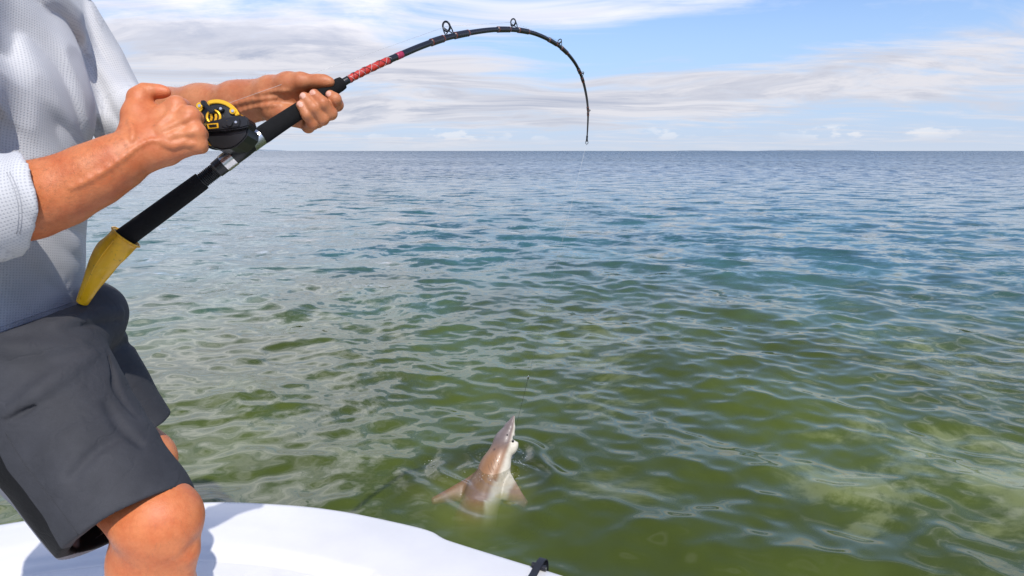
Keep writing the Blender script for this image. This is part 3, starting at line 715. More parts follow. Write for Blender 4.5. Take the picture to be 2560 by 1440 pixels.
def build_shirt(root):
    f = torso_form(0.0)
    f.add(f_flat(P(-72, 745, 1.15), P(-92, 880, 1.15), FACE, (.130, .165), (.176, .214)), .03)
    # right sleeve, pushed up to just below the elbow
    f.add(f_cone(P(-190, -60, 1.0), P(-130, 545, .935), .078, .064), .04)
    f.chain([P(-130, 545, .935), P(-20, 523, .935), P(120, 485, .94)], [.066, .0675, .0660], .02, .02)
    ax = nrm(P(120, 485, .94) - P(-20, 523, .935))
    # left sleeve behind the chest
    ls, le, lf = P(84, -45, 1.34), P(318, 306, 1.38), P(450, 280, 1.32)
    f.add(f_cone(ls, le, .078, .060), .035); f.chain([le, lf], [.060, .052], .025)
    ax2 = nrm(lf - le)
    cutR = P(25, 403, .948); cutn = nrm(np.cross(P(60, 607, .948) - cutR, P(98, 528, .888) - cutR)); cutn = cutn if cutn @ ax > 0 else -cutn; cutL = le*.45 + lf*.55
    f.cut(lambda p: np.where(np.linalg.norm(p - P(120, 485, .94), axis=1) < .15, -((p - cutR) @ cutn), 1.0), .004)
    f.cut(lambda p: np.where(np.linalg.norm(p - lf, axis=1) < .12, -((p - cutL) @ ax2), 1.0), .004)
    # the openings round the arms
    f.cut(f_cone(P(40, 508, .936), P(150, 478, .943), .0535, .0530), .003)
    f.cut(f_cone(le*.6+lf*.4, lf, .047, .047), .003)
    # hem
    hem = P(190, 776, 1.03); hl = P(0, 842, 0.97); hn = nrm(np.cross(hl - hem, P(190, 776, 1.3) - hem)); hn = hn if hn[2] < 0 else -hn
    f.cut(lambda p: -((p - hem) @ hn.astype(np.float32)), .006)
    # folds: drawn from the armpit, slack over the belly, bunched at the sleeves
    sl1, sl2, sl3 = f_cone(P(-130, 545, .935), P(120, 485, .94), .075, .072), f_cone(ls*.8+le*.2, le, .076, .070), f_cone(le, lf, .07, .066)
    def folds(p):
        x = p[:, 0] + .5*p[:, 1]; z = p[:, 2]; y = p[:, 1]
        n1 = pnoise(np.stack([x*9 + z*5, y*3, z*3.2 - x*1.5], 1)); n2 = pnoise(np.stack([x*19 + z*8 + 7, y*6, z*5.5 - x*4], 1)); n3 = pnoise(np.stack([x*6 + 3, y*6, z*26 + x*9], 1))
        up = sst(z, 1.55, 1.95); low = sst(-z, -1.46, -1.34)
        d = (.009 + .008*up)*n1 + .011*np.maximum(1 - np.abs(n2)*4.5, -.3)*(.45 + .8*up) + .009*n3*low
        ar = np.linalg.norm(p - P(20, 515, .936), axis=1); al = np.linalg.norm(p - le, axis=1)
        s = (p @ ax.astype(np.float32))*120
        bunch = np.exp(-(ar/.11)**2) + np.exp(-(al/.12)**2)
        d = d + bunch*.0024*np.sin((p @ ax.astype(np.float32))*170 + 5*pnoise(p*11))
        arms = np.minimum(sl1(p), np.minimum(sl2(p), sl3(p))); d = np.where(arms < .01, np.minimum(d*.45, .0045), d*(.45 + .55*sst(arms, .01, .05)))
        return d
    f.warp(folds)
    lo, hi = bounds([P(8, 850, 1.15), P(20, -150, 1.15), lf, P(-150, -60, 1.0), P(120, 485, .94)], .09); lo[1] -= .12; hi[1] += .15; lo[0] -= .12
    V, Q = surface(f, lo, hi, .0042)
    me = mesh_np('shirt', V, Q)
    # cloth coordinates: round the body and down it; along the sleeves on the arms
    c0, c1 = P(-95, 880, 1.15), P(-80, 20, 1.15); wz = nrm(c1 - c0)
    def wrap(c, w, ref, rad):
        q = V - c; t = q @ w; r = q - t[:, None]*w; x = nrm(ref - w*(ref@w)); y = np.cross(w, x)
        return np.arctan2(r @ y, r @ x)*rad, t
    uv = np.stack(wrap(c0, wz, FACE - SIDE, .165), 1)
    for c, w, rad, g in ((P(-130, 545, .935), nrm(P(60, 500, .938) - P(-130, 545, .935)), .062, f_cone(P(-130, 545, .935), P(120, 485, .94), .075, .072)), (ls, nrm(le - ls), .068, f_cone(ls*.75+le*.25, le, .074, .070)), (le, ax2, .056, f_cone(le, lf, .07, .066))):
        m = g(V.astype(np.float32)) < 0; uv[m] = np.stack(wrap(c, w, -SIDE*.2 - UP, rad), 1)[m]
    a = me.attributes.new('weave', 'FLOAT_VECTOR', 'POINT'); a.data.foreach_set('vector', np.concatenate([uv, np.zeros((len(uv), 1))], 1).astype(np.float32).ravel())
    sh = link('shirt', me, shirt_material(), root); sh['label'] = 'pale grey perforated long sleeved shirt with sleeves pushed up'
    # double-stitched hem
    st = pbr('grey_thread', (.34, .345, .37), .8)
    for off in (12, 24):
        pp = onto(f, [P(x, y, .97) for x, y in spline([(x, y - off, 0) for x, y in ((-20, 849), (40, 828), (100, 807), (150, 790), (176, 781))], 30)[:, :2]]); V2, Q2 = tube(pp, .0008, 5); pymesh('hem_stitch', V2, Q2, st, sh)
    for off in (16, 24):
        pp = onto(f, [P(25 + 35*(y-403)/204 + 26*math.sin(math.pi*(y-403)/204) - off, y, .9) for y in np.linspace(415, 600, 24)]); V2, Q2 = tube(pp[2:-2], .0007, 5); pymesh('cuff_stitch', V2, Q2, st, sh)
    return sh
def shorts_material():
    m, t, out = new_mat('board_short_cloth')
    b = t.new('ShaderNodeBsdfPrincipled'); o = t.new('ShaderNodeTexCoord').outputs['Object']
    pn = t.new('ShaderNodeAttribute', attribute_name='panel').outputs['Fac']
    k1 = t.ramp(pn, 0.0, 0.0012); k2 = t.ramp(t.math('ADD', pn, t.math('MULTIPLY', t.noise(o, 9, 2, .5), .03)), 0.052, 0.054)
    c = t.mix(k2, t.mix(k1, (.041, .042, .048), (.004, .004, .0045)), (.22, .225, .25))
    n = t.noise(o, 11, 6, 0.65); wv = t.noise(t.vec('MULTIPLY', o, (1, 1, 2.5)), 700, 2, 0.5)
    c = t.vec('MULTIPLY', c, t.mix(t.ramp(n, 0.3, 0.72), (.84,)*3, (1.16,)*3)); c = t.mix(t.ramp(wv, 0.3, 0.7), t.vec('MULTIPLY', c, (.86,)*3), c)
    t.put(b.inputs['Base Color'], c); b.inputs['Roughness'].default_value = 0.72; b.inputs['Specular IOR Level'].default_value = 0.22
    bn = t.new('ShaderNodeBump'); bn.inputs['Strength'].default_value = 0.25; bn.inputs['Distance'].default_value = 0.001
    t.put(bn.inputs['Height'], wv)
    # thin crumpled creases running across the thigh
    cr = t.noise(t.vec('ADD', t.vec('MULTIPLY', o, (1.0, .6, 1.5)), t.vec('SCALE', t.noise(o, 5, 2, .5, out='Color'), scale=.12)), 13, 3, .55)
    cr = t.ramp(t.math('ABSOLUTE', t.math('SUBTRACT', cr, .5)), 0.0, .045, 1.0, 0.0); cr2 = t.noise(t.vec('MULTIPLY', o, (1, 1, 1.8)), 26, 4, .6)
    b2 = t.new('ShaderNodeBump'); b2.inputs['Strength'].default_value = .30; b2.inputs['Distance'].default_value = .006
    t.put(b2.inputs['Height'], t.math('ADD', t.math('MULTIPLY', cr, -.2), t.math('MULTIPLY', cr2, .8))); t.l.new(bn.outputs[0], b2.inputs['Normal']); t.l.new(b2.outputs[0], b.inputs['Normal']); t.l.new(b.outputs[0], out.inputs['Surface'])
    return m
def build_shorts(root):
    f = Form()
    f.add(f_flat(P(-85, 790, 1.15), P(-45, 915, 1.15), FACE, (.134, .172), (.158, .195)))
    f.add(f_ell(P(150, 805, 1.17), np.stack([FACE, SIDE, UP]), (.106, .11, .085)), .03)
    a, b = P(75, 945, 1.055), P(345, 1308, .993); w = nrm(b - a); side = nrm(P(180, 900, 1.02) - P(100, 960, 1.02)); u = nrm(side - w*(side@w))
    # near leg: wide cloth tube, flaring to the hem
    f.add(f_flat(a, b, u, (.112, .110), (.082, .090)), .05)
    f.add(f_flat(a - u*.030, b - u*.016 - w*.03, u, (.10, .095), (.090, .078)), .03)
    a2, b2 = P(160, 890, 1.25), P(334, 1122, 1.295); w2 = nrm(b2 - a2); u2 = nrm(u - w2*(u@w2))
    f.add(f_flat(a2, b2, u2, (.113, .11), (.086, .092)), .025)
    A32 = [np.asarray(q, np.float32) for q in (w, u, w2, u2)]
    h1 = P(335, 1292, .993); h2 = P(345, 1075, 1.29)
    hn1 = nrm(w + u*-.20).astype(np.float32); hn2 = nrm(w2*.9 + UP*-.25).astype(np.float32)
    near1 = lambda p: f_flat(a, b + w*.1, u, (.17, .135), (.15, .135))(p)
    near2 = lambda p: f_flat(a2, b2 + w2*.1, u2, (.15, .13), (.14, .13))(p)
    f.cut(lambda p: np.maximum(-((p - h1) @ hn1), near1(p)), .003)
    f.cut(lambda p: np.maximum(-((p - h2) @ hn2), np.maximum(near2(p), -((p - P(0, 0, 1.13)) @ np.array((0, _cp, -_sp), np.float32)))), .003)
    def eyeplane(x0, y0, x1, y1):
        n = nrm(np.cross(P(x0, y0, 1.0) - EYE0, P(x1, y1, 1.0) - EYE0)); n = n if n[2] > 0 else -n
        return lambda p: -((p - EYE0.astype(np.float32)) @ n.astype(np.float32))
    w1, w2_ = eyeplane(0, 832, 190, 765), eyeplane(188, 768, 245, 712)
    f.cut(lambda p: np.maximum(w1(p), w2_(p)), .006)
    # hollow legs
    f.cut(f_flat(a*.35+b*.65, b + w*.06, u, (.072, .078), (.073, .081)), .003)
    f.cut(f_flat(a*.35+b*.65 - u*.016, b + w*.06 - u*.016, u, (.072, .070), (.076, .066)), .003)
    f.cut(f_flat(a2*.3+b2*.7, b2 + w2*.06, u2, (.074, .078), (.076, .082)), .003)
    # creases pressed into and standing out of the cloth
    def line(pl, n=14): return onto(f, [P(x, y, .95) for x, y in spline([(x, y, 0) for x, y in pl], n)[:, :2]])
    def multi(pp, r):
        k = len(pp) - 1; rr = [r*(.25 + .75*math.sin(math.pi*min(1, (i+.5)/k))) for i in range(k+1)]
        g = [f_cone(pp[i], pp[i+1], rr[i], rr[i+1]) for i in range(k)]
        lo_, hi_ = pp.min(0) - .06, pp.max(0) + .06
        def fn(p):
            out = np.full(len(p), .5, np.float32); m = ((p > lo_) & (p < hi_)).all(1)
            if m.any(): out[m] = np.minimum.reduce([q(p[m]) for q in g])
            return out
        return fn
    lines = [(0, [(15, 1050), (120, 990), (240, 905)], .009, .006), (1, [(20, 1030), (120, 965), (230, 885)], .008, .018),
             (0, [(262, 872), (280, 925), (300, 985), (345, 1040)], .007, .006), (0, [(0, 890), (80, 896), (190, 882)], .004, .008), (1, [(0, 872), (90, 876), (200, 866)], .006, .02),
             (0, [(110, 838), (200, 815), (298, 800)], .004, .008), (1, [(140, 812), (220, 790), (300, 782)], .007, .02), (0, [(285, 880), (320, 858), (345, 850)], .004, .012),
             (0, [(180, 1190), (235, 1130), (290, 1095)], .003, .018), (0, [(270, 1010), (300, 1060), (350, 1110)], .0035, .016)]
    lines = [(o, line(pl), r, k) for o, pl, r, k in lines]
    for o, pp, r, k in lines: (f.cut if o == 0 else f.add)(multi(pp, r), k)
    def folds(p):
        q = p @ A32[0]; r = p @ A32[1]; s = p[:, 1]
        n1 = pnoise(np.stack([q*6 + r*4, r*11, s*6], 1)); n2 = pnoise(np.stack([q*10 + 5, r*24 + q*9, s*9], 1)); n3 = pnoise(np.stack([q*22, r*9 - q*6, s*8 + 3], 1))
        top = sst(p[:, 2], 1.10, 1.35)
        return .006*n1 + .0035*n2 + (.0015 + .004*top)*n3
    f.warp(folds)
    lo, hi = bounds([P(0, 780, 1.15), b, b2, a, a2], .13); lo[0] -= .08; lo[1] -= .1; hi[1] += .12
    V, Q = surface(f, lo, hi, .0036)
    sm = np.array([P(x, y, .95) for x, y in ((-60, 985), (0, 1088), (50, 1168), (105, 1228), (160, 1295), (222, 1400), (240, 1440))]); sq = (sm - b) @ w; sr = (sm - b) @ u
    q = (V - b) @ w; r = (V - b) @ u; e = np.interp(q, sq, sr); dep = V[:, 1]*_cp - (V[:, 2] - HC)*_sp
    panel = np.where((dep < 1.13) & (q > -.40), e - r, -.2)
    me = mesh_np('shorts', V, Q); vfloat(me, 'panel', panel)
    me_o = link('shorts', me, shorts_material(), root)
    me_o['label'] = 'charcoal board shorts with a black panel behind the thigh'
    # top-stitch lines standing a hair proud of the cloth
    st = pbr('charcoal_thread', (.022, .023, .027), .8)
    for name, pl in (('hem_stitch', [(452, 1176), (437, 1213), (380, 1257), (300, 1306), (232, 1350)]), ('side_seam', [(8, 1075), (60, 1158), (110, 1222), (165, 1295), (200, 1345)]), ('pocket_seam', [(272, 885), (279, 915), (276, 950)])):
        pp = onto(f, [P(x, y, .95) for x, y in spline([(x, y, 0) for x, y in pl], 40)[:, :2]])
        V2, Q2 = tube(pp[1:-1], .0006, 5); pymesh(name, V2, Q2, st, me_o)
def build_small(root, hc, jobs):
    A = np.stack([FACE, SIDE, UP])
    # hair, shoes: out of the picture but part of him
    h = Form().add(f_ell(hc + UP*.03 - FACE*.012, A, (.106, .084, .104))).cut(f_plane(hc + FACE*.052 + UP*.045, -FACE*.8 + UP*.6), .02).cut(f_plane(hc - UP*.035, UP), .02)
    h.warp(lambda p: .004*pnoise(p*70))
    V, Q = surface(h, hc - .14, hc + .16, .005); link('hair', mesh_np('hair', V, Q), pbr('brown_hair', (.06, .035, .02), .6, bump=.6, bscale=300), root)
    rubber = pbr('white_boat_shoe', (.6, .6, .6), .6, vary=.1)
    for an in (ANK_R, ANK_L):
        s = Form().chain([an - FACE*.045 - UP*.03, an + FACE*.09 - UP*.045, an + FACE*.185 - UP*.055], [.048, .045, .036], 0, .03)
        s.cut(f_cone(an, an + UP*.1, .040, .045), .006); s.cut(f_plane((0, 0, DECK - .0248), UP), .002)
        V, Q = surface(s, *bounds([an, an + FACE*.19, an - UP*.09], .06), .006); link('shoe', mesh_np('shoe', V, Q), rubber, root)
def arm_hair(root, sets):
    """fine body hair on the bare forearms and shin"""
    g = np.random.default_rng(3); Vs, Qs, o = [], [], 0
    for V, f, a, b, n in sets:
        ax = nrm(b - a); L = np.linalg.norm(b - a); t = (V - a) @ ax
        cand = np.where((t > .0) & (t < L*.98))[0]; pick = g.choice(cand, n)
        p = V[pick].astype(np.float32); e = .0008
        N = np.stack([f(p + np.eye(3, dtype=np.float32)[i]*e) - f(p - np.eye(3, dtype=np.float32)[i]*e) for i in range(3)], 1); N /= np.linalg.norm(N, axis=1)[:, None] + 1e-9
        dirn = N*.42 + ax*.8 + g.normal(size=(n, 3))*.35; dirn /= np.linalg.norm(dirn, axis=1)[:, None]
        ln = g.uniform(.003, .0085, n)[:, None]; sd = np.cross(dirn, N); sd /= np.linalg.norm(sd, axis=1)[:, None] + 1e-9
        mid = p + dirn*ln*.55 + N*.0006; tip = p + dirn*ln - N*ln*.12; w = .00007
        V4 = np.stack([p - sd*w, p + sd*w, mid + sd*w*.7, mid - sd*w*.7, tip + sd*w*.2, tip - sd*w*.2], 1).reshape(-1, 3)
        k = o + np.arange(n)[:, None]*6
        Qs += [k + np.array((0, 1, 2, 3)), k + np.array((3, 2, 4, 5))]; Vs.append(V4); o += n*6
    me = mesh_np('body_hair', np.concatenate(Vs), np.concatenate(Qs))
    tag(link('body_hair', me, pbr('fair_hair', (.22, .12, .06), .5), root), kind='stuff')
build_person()
# ------------------------------------------------------------------ rod, reel, rod cup, line
EYE = np.array((0, 0, HC))
def ring(c, ax, r, rr, n=20, m=8):
    ax = nrm(ax); u = nrm(np.cross(ax, (0.3, 0.1, 1))); v = np.cross(ax, u); V, Q = [], []
    for i in range(n):
        a = 2*math.pi*i/n; d = math.cos(a)*u + math.sin(a)*v
        for j in range(m): b = 2*math.pi*j/m; V.append(c + d*(r + rr*math.cos(b)) + ax*rr*math.sin(b))
    for i in range(n):
        for j in range(m): Q.append((i*m+j, ((i+1) % n)*m+j, ((i+1) % n)*m+(j+1) % m, i*m+(j+1) % m))
    return V, Q
blackm = pbr('black_composite', (.007, .007, .008), .36, bump=.05, bscale=700)
foam = pbr('black_foam', (.005, .005, .0055), .85, spec=.25, vary=.25, vscale=60, bump=.8, bscale=900)
steel = pbr('brushed_steel', (.62, .61, .60), .26, 1.0, vary=.08, vscale=40)
gold = pbr('gold_anodised', (.95, .53, .03), .30, .55, vary=.05)
def rod_material():
    m, t, out = new_mat('graphite_blank'); b = t.new('ShaderNodeBsdfPrincipled')
    b.inputs['Base Color'].default_value = (.012, .011, .012, 1); b.inputs['Roughness'].default_value = .28; b.inputs['Coat Weight'].default_value = .4
    t.l.new(b.outputs[0], out.inputs['Surface']); return m
ROD = [(272, 625, 1.101), (315, 592, 1.105), (420, 515, 1.115), (508, 450, 1.122), (572, 400, 1.128), (605, 376, 1.131), (650, 342, 1.146), (760, 269, 1.180), (855, 208, 1.212),
       (920, 174, 1.24), (1000, 138, 1.285), (1060, 113, 1.33), (1117, 94, 1.38), (1180, 81, 1.44), (1240, 74, 1.50), (1300, 76, 1.56), (1350, 89, 1.615), (1400, 117, 1.675), (1435, 154, 1.725), (1455, 195, 1.77), (1466, 240, 1.81), (1470, 280, 1.84), (1469, 320, 1.865), (1467, 352, 1.885)]
ROD3 = spline([P(*r) for r in ROD], 460); ROD_S = np.concatenate([[0], np.cumsum(np.linalg.norm(np.diff(ROD3, axis=0), axis=1))])
_rpx = np.array([1280 + (p[0])/((p[1]*_cp - (p[2]-HC)*_sp))*F for p in ROD3]); _rpy = np.array([720 - (p[1]*_sp + (p[2]-HC)*_cp)/((p[1]*_cp - (p[2]-HC)*_sp))*F for p in ROD3])
def rod_at(px, py):
    i = int(np.argmin((_rpx - px)**2 + (_rpy - py)**2)); return i
def rod_up(i):
    """towards the guides: across the rod, in the plane it bends in"""
    T = nrm(ROD3[min(i+3, len(ROD3)-1)] - ROD3[max(i-3, 0)])
    out = nrm(ROD3[max(i-60, 0)]*.5 + ROD3[min(i+60, len(ROD3)-1)]*.5 - ROD3[i]) if 60 < i < len(ROD3)-61 else None
    c = P(1150, 420, 1.45)
    u = ROD3[i] - c; u = u - T*(u@T); return nrm(u), T
def seg(i0, i1, r0, r1, n=20, step=3, ends=None):
    idx = list(range(i0, i1+1, step)); idx = idx if idx[-1] == i1 else idx + [i1]
    rad = np.linspace(r0, r1, len(idx))
    if ends: rad[0] *= ends; rad[-1] *= ends
    return tube(ROD3[idx], rad, n)
def build_rod():
    root = empty('fishing_rod', tuple(ROD3[0])); tag(root, 'black boat rod bent over double with red wrapped butt and foam grips', 'fishing rod')
    at = rod_at
    def part(name, a, b, r0, r1, mat, **kw):
        V, Q = seg(at(*a), at(*b), r0, r1, **kw); return pymesh(name, V, Q, mat, root, sharp=.6)
    part('rear_grip', (272, 625), (506, 451), .0180, .0152, foam)
    # threaded barrel with its ridges
    i0, i1 = at(506, 451), at(548, 419); parts = [seg(i0, i1, .0118, .0118)]
    for k in range(11):
        i = i0 + 1 + int(round(k*(i1-i0-2)/10)); T = nrm(ROD3[i+1]-ROD3[i-1]); parts.append(tube([ROD3[i]-T*.0012, ROD3[i], ROD3[i]+T*.0012], [.0118, .0133, .0118], 18, caps=False))
    V, Q = join(parts); pymesh('threaded_barrel', V, Q, blackm, root, sharp=.5)
    part('lock_nut', (540, 425), (562, 408), .0138, .0146, blackm)
    part('hood_ring', (560, 409), (585, 391), .0152, .0152, steel, step=2)
    part('reel_seat', (583, 392), (628, 358), .0142, .0142, blackm)
    part('hood_ring', (624, 361), (650, 342), .0153, .0153, steel, step=2)
    part('fore_grip', (646, 345), (856, 207.5), .0160, .0122, foam, ends=.93)
    iend = len(ROD3) - 1
    idx = list(range(at(845, 214), iend+1, 2)); s = np.linspace(0, 1, len(idx)); rad = .0050*(1-s**1.6) + .0017
    V, Q = tube(ROD3[idx], rad, 14); bl = pymesh('blank', V, Q, rod_material(), root)
    def rb(i): k = (i - idx[0])/(iend - idx[0]); k = min(max(k, 0), 1); return .0050*(1-k**1.6) + .0017
    # collar and the red diamond-wrapped butt
    a, b = at(858, 206), at(871, 199); V, Q = seg(a, b, rb(a)*1.06, rb(b)*1.03, step=1); pymesh('winding_check', V, Q, blackm, root)
    a, b = at(871, 199), at(975, 148); ii = list(range(a, b+1, 2)); V, Q = tube(ROD3[ii], [rb(i)*1.035 for i in ii], 18)
    wr = pymesh('butt_wrap', V, Q, pbr('red_thread_wrap', (.42, .020, .006), .40, vary=.2, vscale=120, bump=.1, bscale=1500, coat=.5), root)
    thr = pbr('pale_thread', (.42, .36, .34), .4); dk = pbr('dark_thread', (.04, .012, .012), .5)
    for ph, mt, hand, rr in ((0, thr, 1, .0005), (math.pi, dk, 1, .0007), (0.5, thr, -1, .0005), (math.pi+.5, dk, -1, .0007)):
        pp = []
        for i in np.linspace(a, b, 150):
            k = int(i); f_ = i - k; c = ROD3[k]*(1-f_) + ROD3[min(k+1, iend)]*f_; u, T = rod_up(k); v = np.cross(T, u); an = ph + hand*(i-a)/(b-a)*2*math.pi*3.2
            pp.append(c + (u*math.cos(an) + v*math.sin(an))*rb(i)*1.045)
        V, Q = tube(pp, rr, 5); pymesh('thread_spiral', V, Q, mt, wr)
    a, b = at(990, 143), at(1004, 137); V, Q = seg(a, b, rb(a)*1.05, rb(b)*1.05, step=1); pymesh('trim_wrap', V, Q, pbr('magenta_thread', (.30, .02, .06), .4), root)
    # guides
    wrapm = pbr('black_thread_wrap', (.014, .012, .012), .35, coat=.4); orange = pbr('orange_trim_thread', (.16, .03, .012), .5); wire = pbr('dark_guide_wire', (.03, .035, .04), .3, .8); ins = pbr('grey_ceramic', (.12, .13, .15), .2)
    G = [(1121, 93, .0100, .0150, 36), (1284, 75, .0078, .0112, 32), (1397, 114, .0058, .0078, 26), (1453, 189, .0042, .0052, 18), (1470, 278, .0034, .0040, 14)]
    tops = []
    for x, y, r, hgt, half in G:
        i = at(x, y); u, T = rod_up(i); c = ROD3[i] + u*(rb(i) + hgt); tops.append(c)
        o = pymesh('guide', *join([ring(c, T, r, r*.16)]), wire, root)
        pymesh('ring_insert', *ring(c, T, r*.84, r*.13), ins, o)
        for sgn in (-1, 1):     # two bent wire legs down to feet fore and aft
            v = np.cross(T, u)
            for k in (1, -1):
                foot = ROD3[i] + T*k*r*(1.5 if k > 0 else .7) + u*(rb(i)+.0004) + v*sgn*r*.15
                V, Q = tube(spline([c + v*sgn*r*1.02, c*.45 + foot*.55 + v*sgn*r*.55, foot], 8), r*.10 + .0003, 6); pymesh('guide_leg', V, Q, wire, o)
        n = int(half*.45); a, b = max(i-n, 0), min(i+n, iend-1)
        for (p, q) in ((a, i-max(1, n//4)), (i+max(1, n//4), b)):
            V, Q = seg(p, q, rb(p)*1.22, rb(q)*1.22, step=2, ends=.86); w_ = pymesh('guide_wrap', V, Q, wrapm, root)
            for e in (p+1, q-1):
                T2 = nrm(ROD3[e+1]-ROD3[e-1]); V, Q = tube([ROD3[e]-T2*.0008, ROD3[e]+T2*.0008], [rb(e)*1.25]*2, 14); pymesh('trim_band', V, Q, orange, w_)
    # tip top
    u, T = rod_up(iend-2); c = ROD3[iend] + T*.006 + u*.001
    V, Q = seg(iend-8, iend, .0027, .0024, step=1); tt = pymesh('tip_top', V, Q, wire, root)
    pymesh('tip_ring', *ring(c, nrm(T*.5+u), .0040, .0008, 16, 6), wire, tt)
    for sgn in (-1, 1):
        v = np.cross(T, u); V, Q = tube([ROD3[iend-6] + v*sgn*.001, c + v*sgn*.0042], .0006, 5); pymesh('tip_leg', V, Q, wire, tt)
    return tops, c
GUIDE_TOPS, TIP = build_rod()

def build_reel():
    root = empty('fishing_reel', tuple(P(560, 330, 1.12))); tag(root, 'black and gold conventional fishing reel beside the cranking fist', 'fishing reel')
    def disc(cx, cy, r, d0, d1, n=44, bev=.12, dome=0.0):
        """turned disc facing the camera side"""
        c = P(cx, cy, d0); R0 = M(r, d0); prof = [(0, -dome), (R0*.5, -dome*.8), (R0*(1-bev), -dome*.1), (R0, M(r*bev, d0)), (R0, d1-d0), (0, d1-d0)]
        fw = np.array((0, _cp, -_sp)); X = np.array((1.0, 0, 0)); Y = np.cross(X, fw); V = []
        for rr, z in prof: V += [c + fw*z + rr*(math.cos(2*math.pi*i/n)*X + math.sin(2*math.pi*i/n)*Y) for i in range(n)]
        Q = [(j*n+i, j*n+(i+1) % n, (j+1)*n+(i+1) % n, (j+1)*n+i) for j in range(len(prof)-1) for i in range(n)]
        return V, Q
    def slab(poly, d0, d1, bev=.0012): return plate(None, [P(x, y, d0) for x, y in poly], [P(x, y, d0) + np.array((0, _cp, -_sp))*(d1-d0) for x, y in poly])
    def arc(cx, cy, r0, r1, a0, a1, d0, d1, n=24):
        A = [math.radians(a0 + (a1-a0)*i/n) for i in range(n+1)]
        poly = [(cx + r1*math.cos(a), cy - r1*math.sin(a)) for a in A] + [(cx + r0*math.cos(a), cy - r0*math.sin(a)) for a in A[::-1]]
        return slab(poly, d0, d1)
    CX, CY = 541, 309
    pymesh('side_plate', *disc(CX, CY, 59, 1.088, 1.103, dome=.004), blackm, root, sharp=.5)
    pymesh('frame_ring', *disc(CX, CY+2, 62, 1.102, 1.112), blackm, root, sharp=.5)
    pymesh('spool', *disc(CX, CY, 46, 1.1125, 1.152), pbr('grey_line_on_spool', (.35, .36, .36), .5, bump=.6, bscale=400), root, sharp=.5)
    pymesh('far_plate', *disc(CX, CY, 60, 1.152, 1.170), blackm, root, sharp=.5)
    for a in (30, 150, 215, 330):
        x, y = CX + 54*math.cos(math.radians(a)), CY - 54*math.sin(math.radians(a)); V, Q = tube([P(x, y, 1.105), P(x, y, 1.105) + np.array((0, _cp, -_sp))*.055], .0032, 10); pymesh('frame_post', V, Q, gold, root, sharp=.6)
    g1 = pymesh('trim_arc', *arc(CX, CY, 51, 61, 22, 112, 1.0845, 1.0915), gold, root, smooth=False, bevel=.0009)
    pymesh('trim_arc', *arc(CX, CY, 50, 60, 132, 152, 1.0845, 1.0915), gold, root, smooth=False, bevel=.0009)
    pymesh('trim_arc', *arc(CX, CY, 45, 57, 228, 300, 1.0845, 1.0915), gold, root, smooth=False, bevel=.0009)
    for x, y in ((581, 277), (558, 355), (498, 264)):       # lugs with screws
        V, Q = disc(x, y, 8.5, 1.083, 1.0905, 16); pymesh('lug', V, Q, gold, root, sharp=.5)
        V, Q = disc(x, y, 4, 1.0815, 1.085, 10); pymesh('screw', V, Q, steel, root, sharp=.5)
    # gear housing: stepped box that overhangs the seat
    low = [(515, 324), (545, 320), (590, 318), (620, 317), (618, 338), (607, 352), (590, 366), (574, 372), (553, 374), (530, 368), (517, 350)]
    pymesh('lower_housing', *slab(low, 1.0755, 1.125), blackm, root, smooth=False, bevel=.0022)
    top = [(512, 306), (532, 301), (556, 295), (597, 289), (614, 290), (622, 300), (622, 315), (600, 321), (562, 326), (516, 328)]
    pymesh('gear_housing', *slab(top, 1.066, 1.10), blackm, root, smooth=False, bevel=.0020)
    rim = [(552, 299), (592, 293), (600, 298), (598, 316), (566, 321), (553, 316)]
    pymesh('housing_cap', *slab(rim, 1.0635, 1.068), blackm, root, smooth=False, bevel=.0012)
    # gold window let into the housing
    w = [(516, 309.5), (545, 307), (546, 320), (520, 322.5)]; win = pymesh('window_frame', *slab(w, 1.0648, 1.0672), gold, root, smooth=False, bevel=.0005)
    w2 = [(521, 312), (541, 310.5), (542, 317.5), (524, 319)]; pymesh('window_recess', *slab(w2, 1.0643, 1.0660), pbr('dark_recess', (.01, .008, .006), .3), win, smooth=False)
    # gold cast-control cap with two bars
    fw = np.array((0, _cp, -_sp)); c = P(534, 293, 1.078)
    cap = pymesh('control_cap', *disc(534, 293, 17, 1.079, 1.094, 28), blackm, root, sharp=.5)
    pymesh('cap_ring', *ring(c, fw, M(16.5, 1.078), .0022, 28, 8), gold, cap)
    for dx in (-6, 5): pymesh('cap_bar', *slab([(530+dx, 284), (536+dx, 284), (537.5+dx, 293), (535.5+dx, 302), (529.5+dx, 302), (532+dx, 293)], 1.0765, 1.0795), gold, cap, smooth=False, bevel=.0005)
    # lever, pads, small screws
    lv = [(499, 253), (506, 248), (515, 253), (519, 262), (530, 268), (536, 277), (532, 285), (522, 281), (512, 268), (503, 264)]
    pymesh('clutch_lever', *slab(lv, 1.071, 1.088), blackm, root, smooth=False, bevel=.0016)
    for x, y, r, d0 in ((536, 271, 6.5, 1.078), (572, 307, 8.5, 1.0605), (551, 272, 7, 1.079)): pymesh('boss', *disc(x, y, r, d0, d0+.010, 18), blackm, root, sharp=.5)
    for x, y, r, d0 in ((551, 271, 3.6, 1.0775), (589, 305, 3.4, 1.0615)): pymesh('screw', *disc(x, y, r, d0, d0+.003, 10), steel, root, sharp=.5)
    # foot into the seat and the crank with its knob in the fist
    i = rod_at(598, 381); pymesh('reel_foot', *join([tube([P(590, 340, 1.128), ROD3[i]], [.011, .010], 12)]), blackm, root, sharp=.6)
    V, Q = tube([P(520, 312, 1.082), P(505, 318, 1.060), P(486, 318, 1.048)], [.006, .0055, .005], 10); ar = pymesh('crank_arm', V, Q, blackm, root)
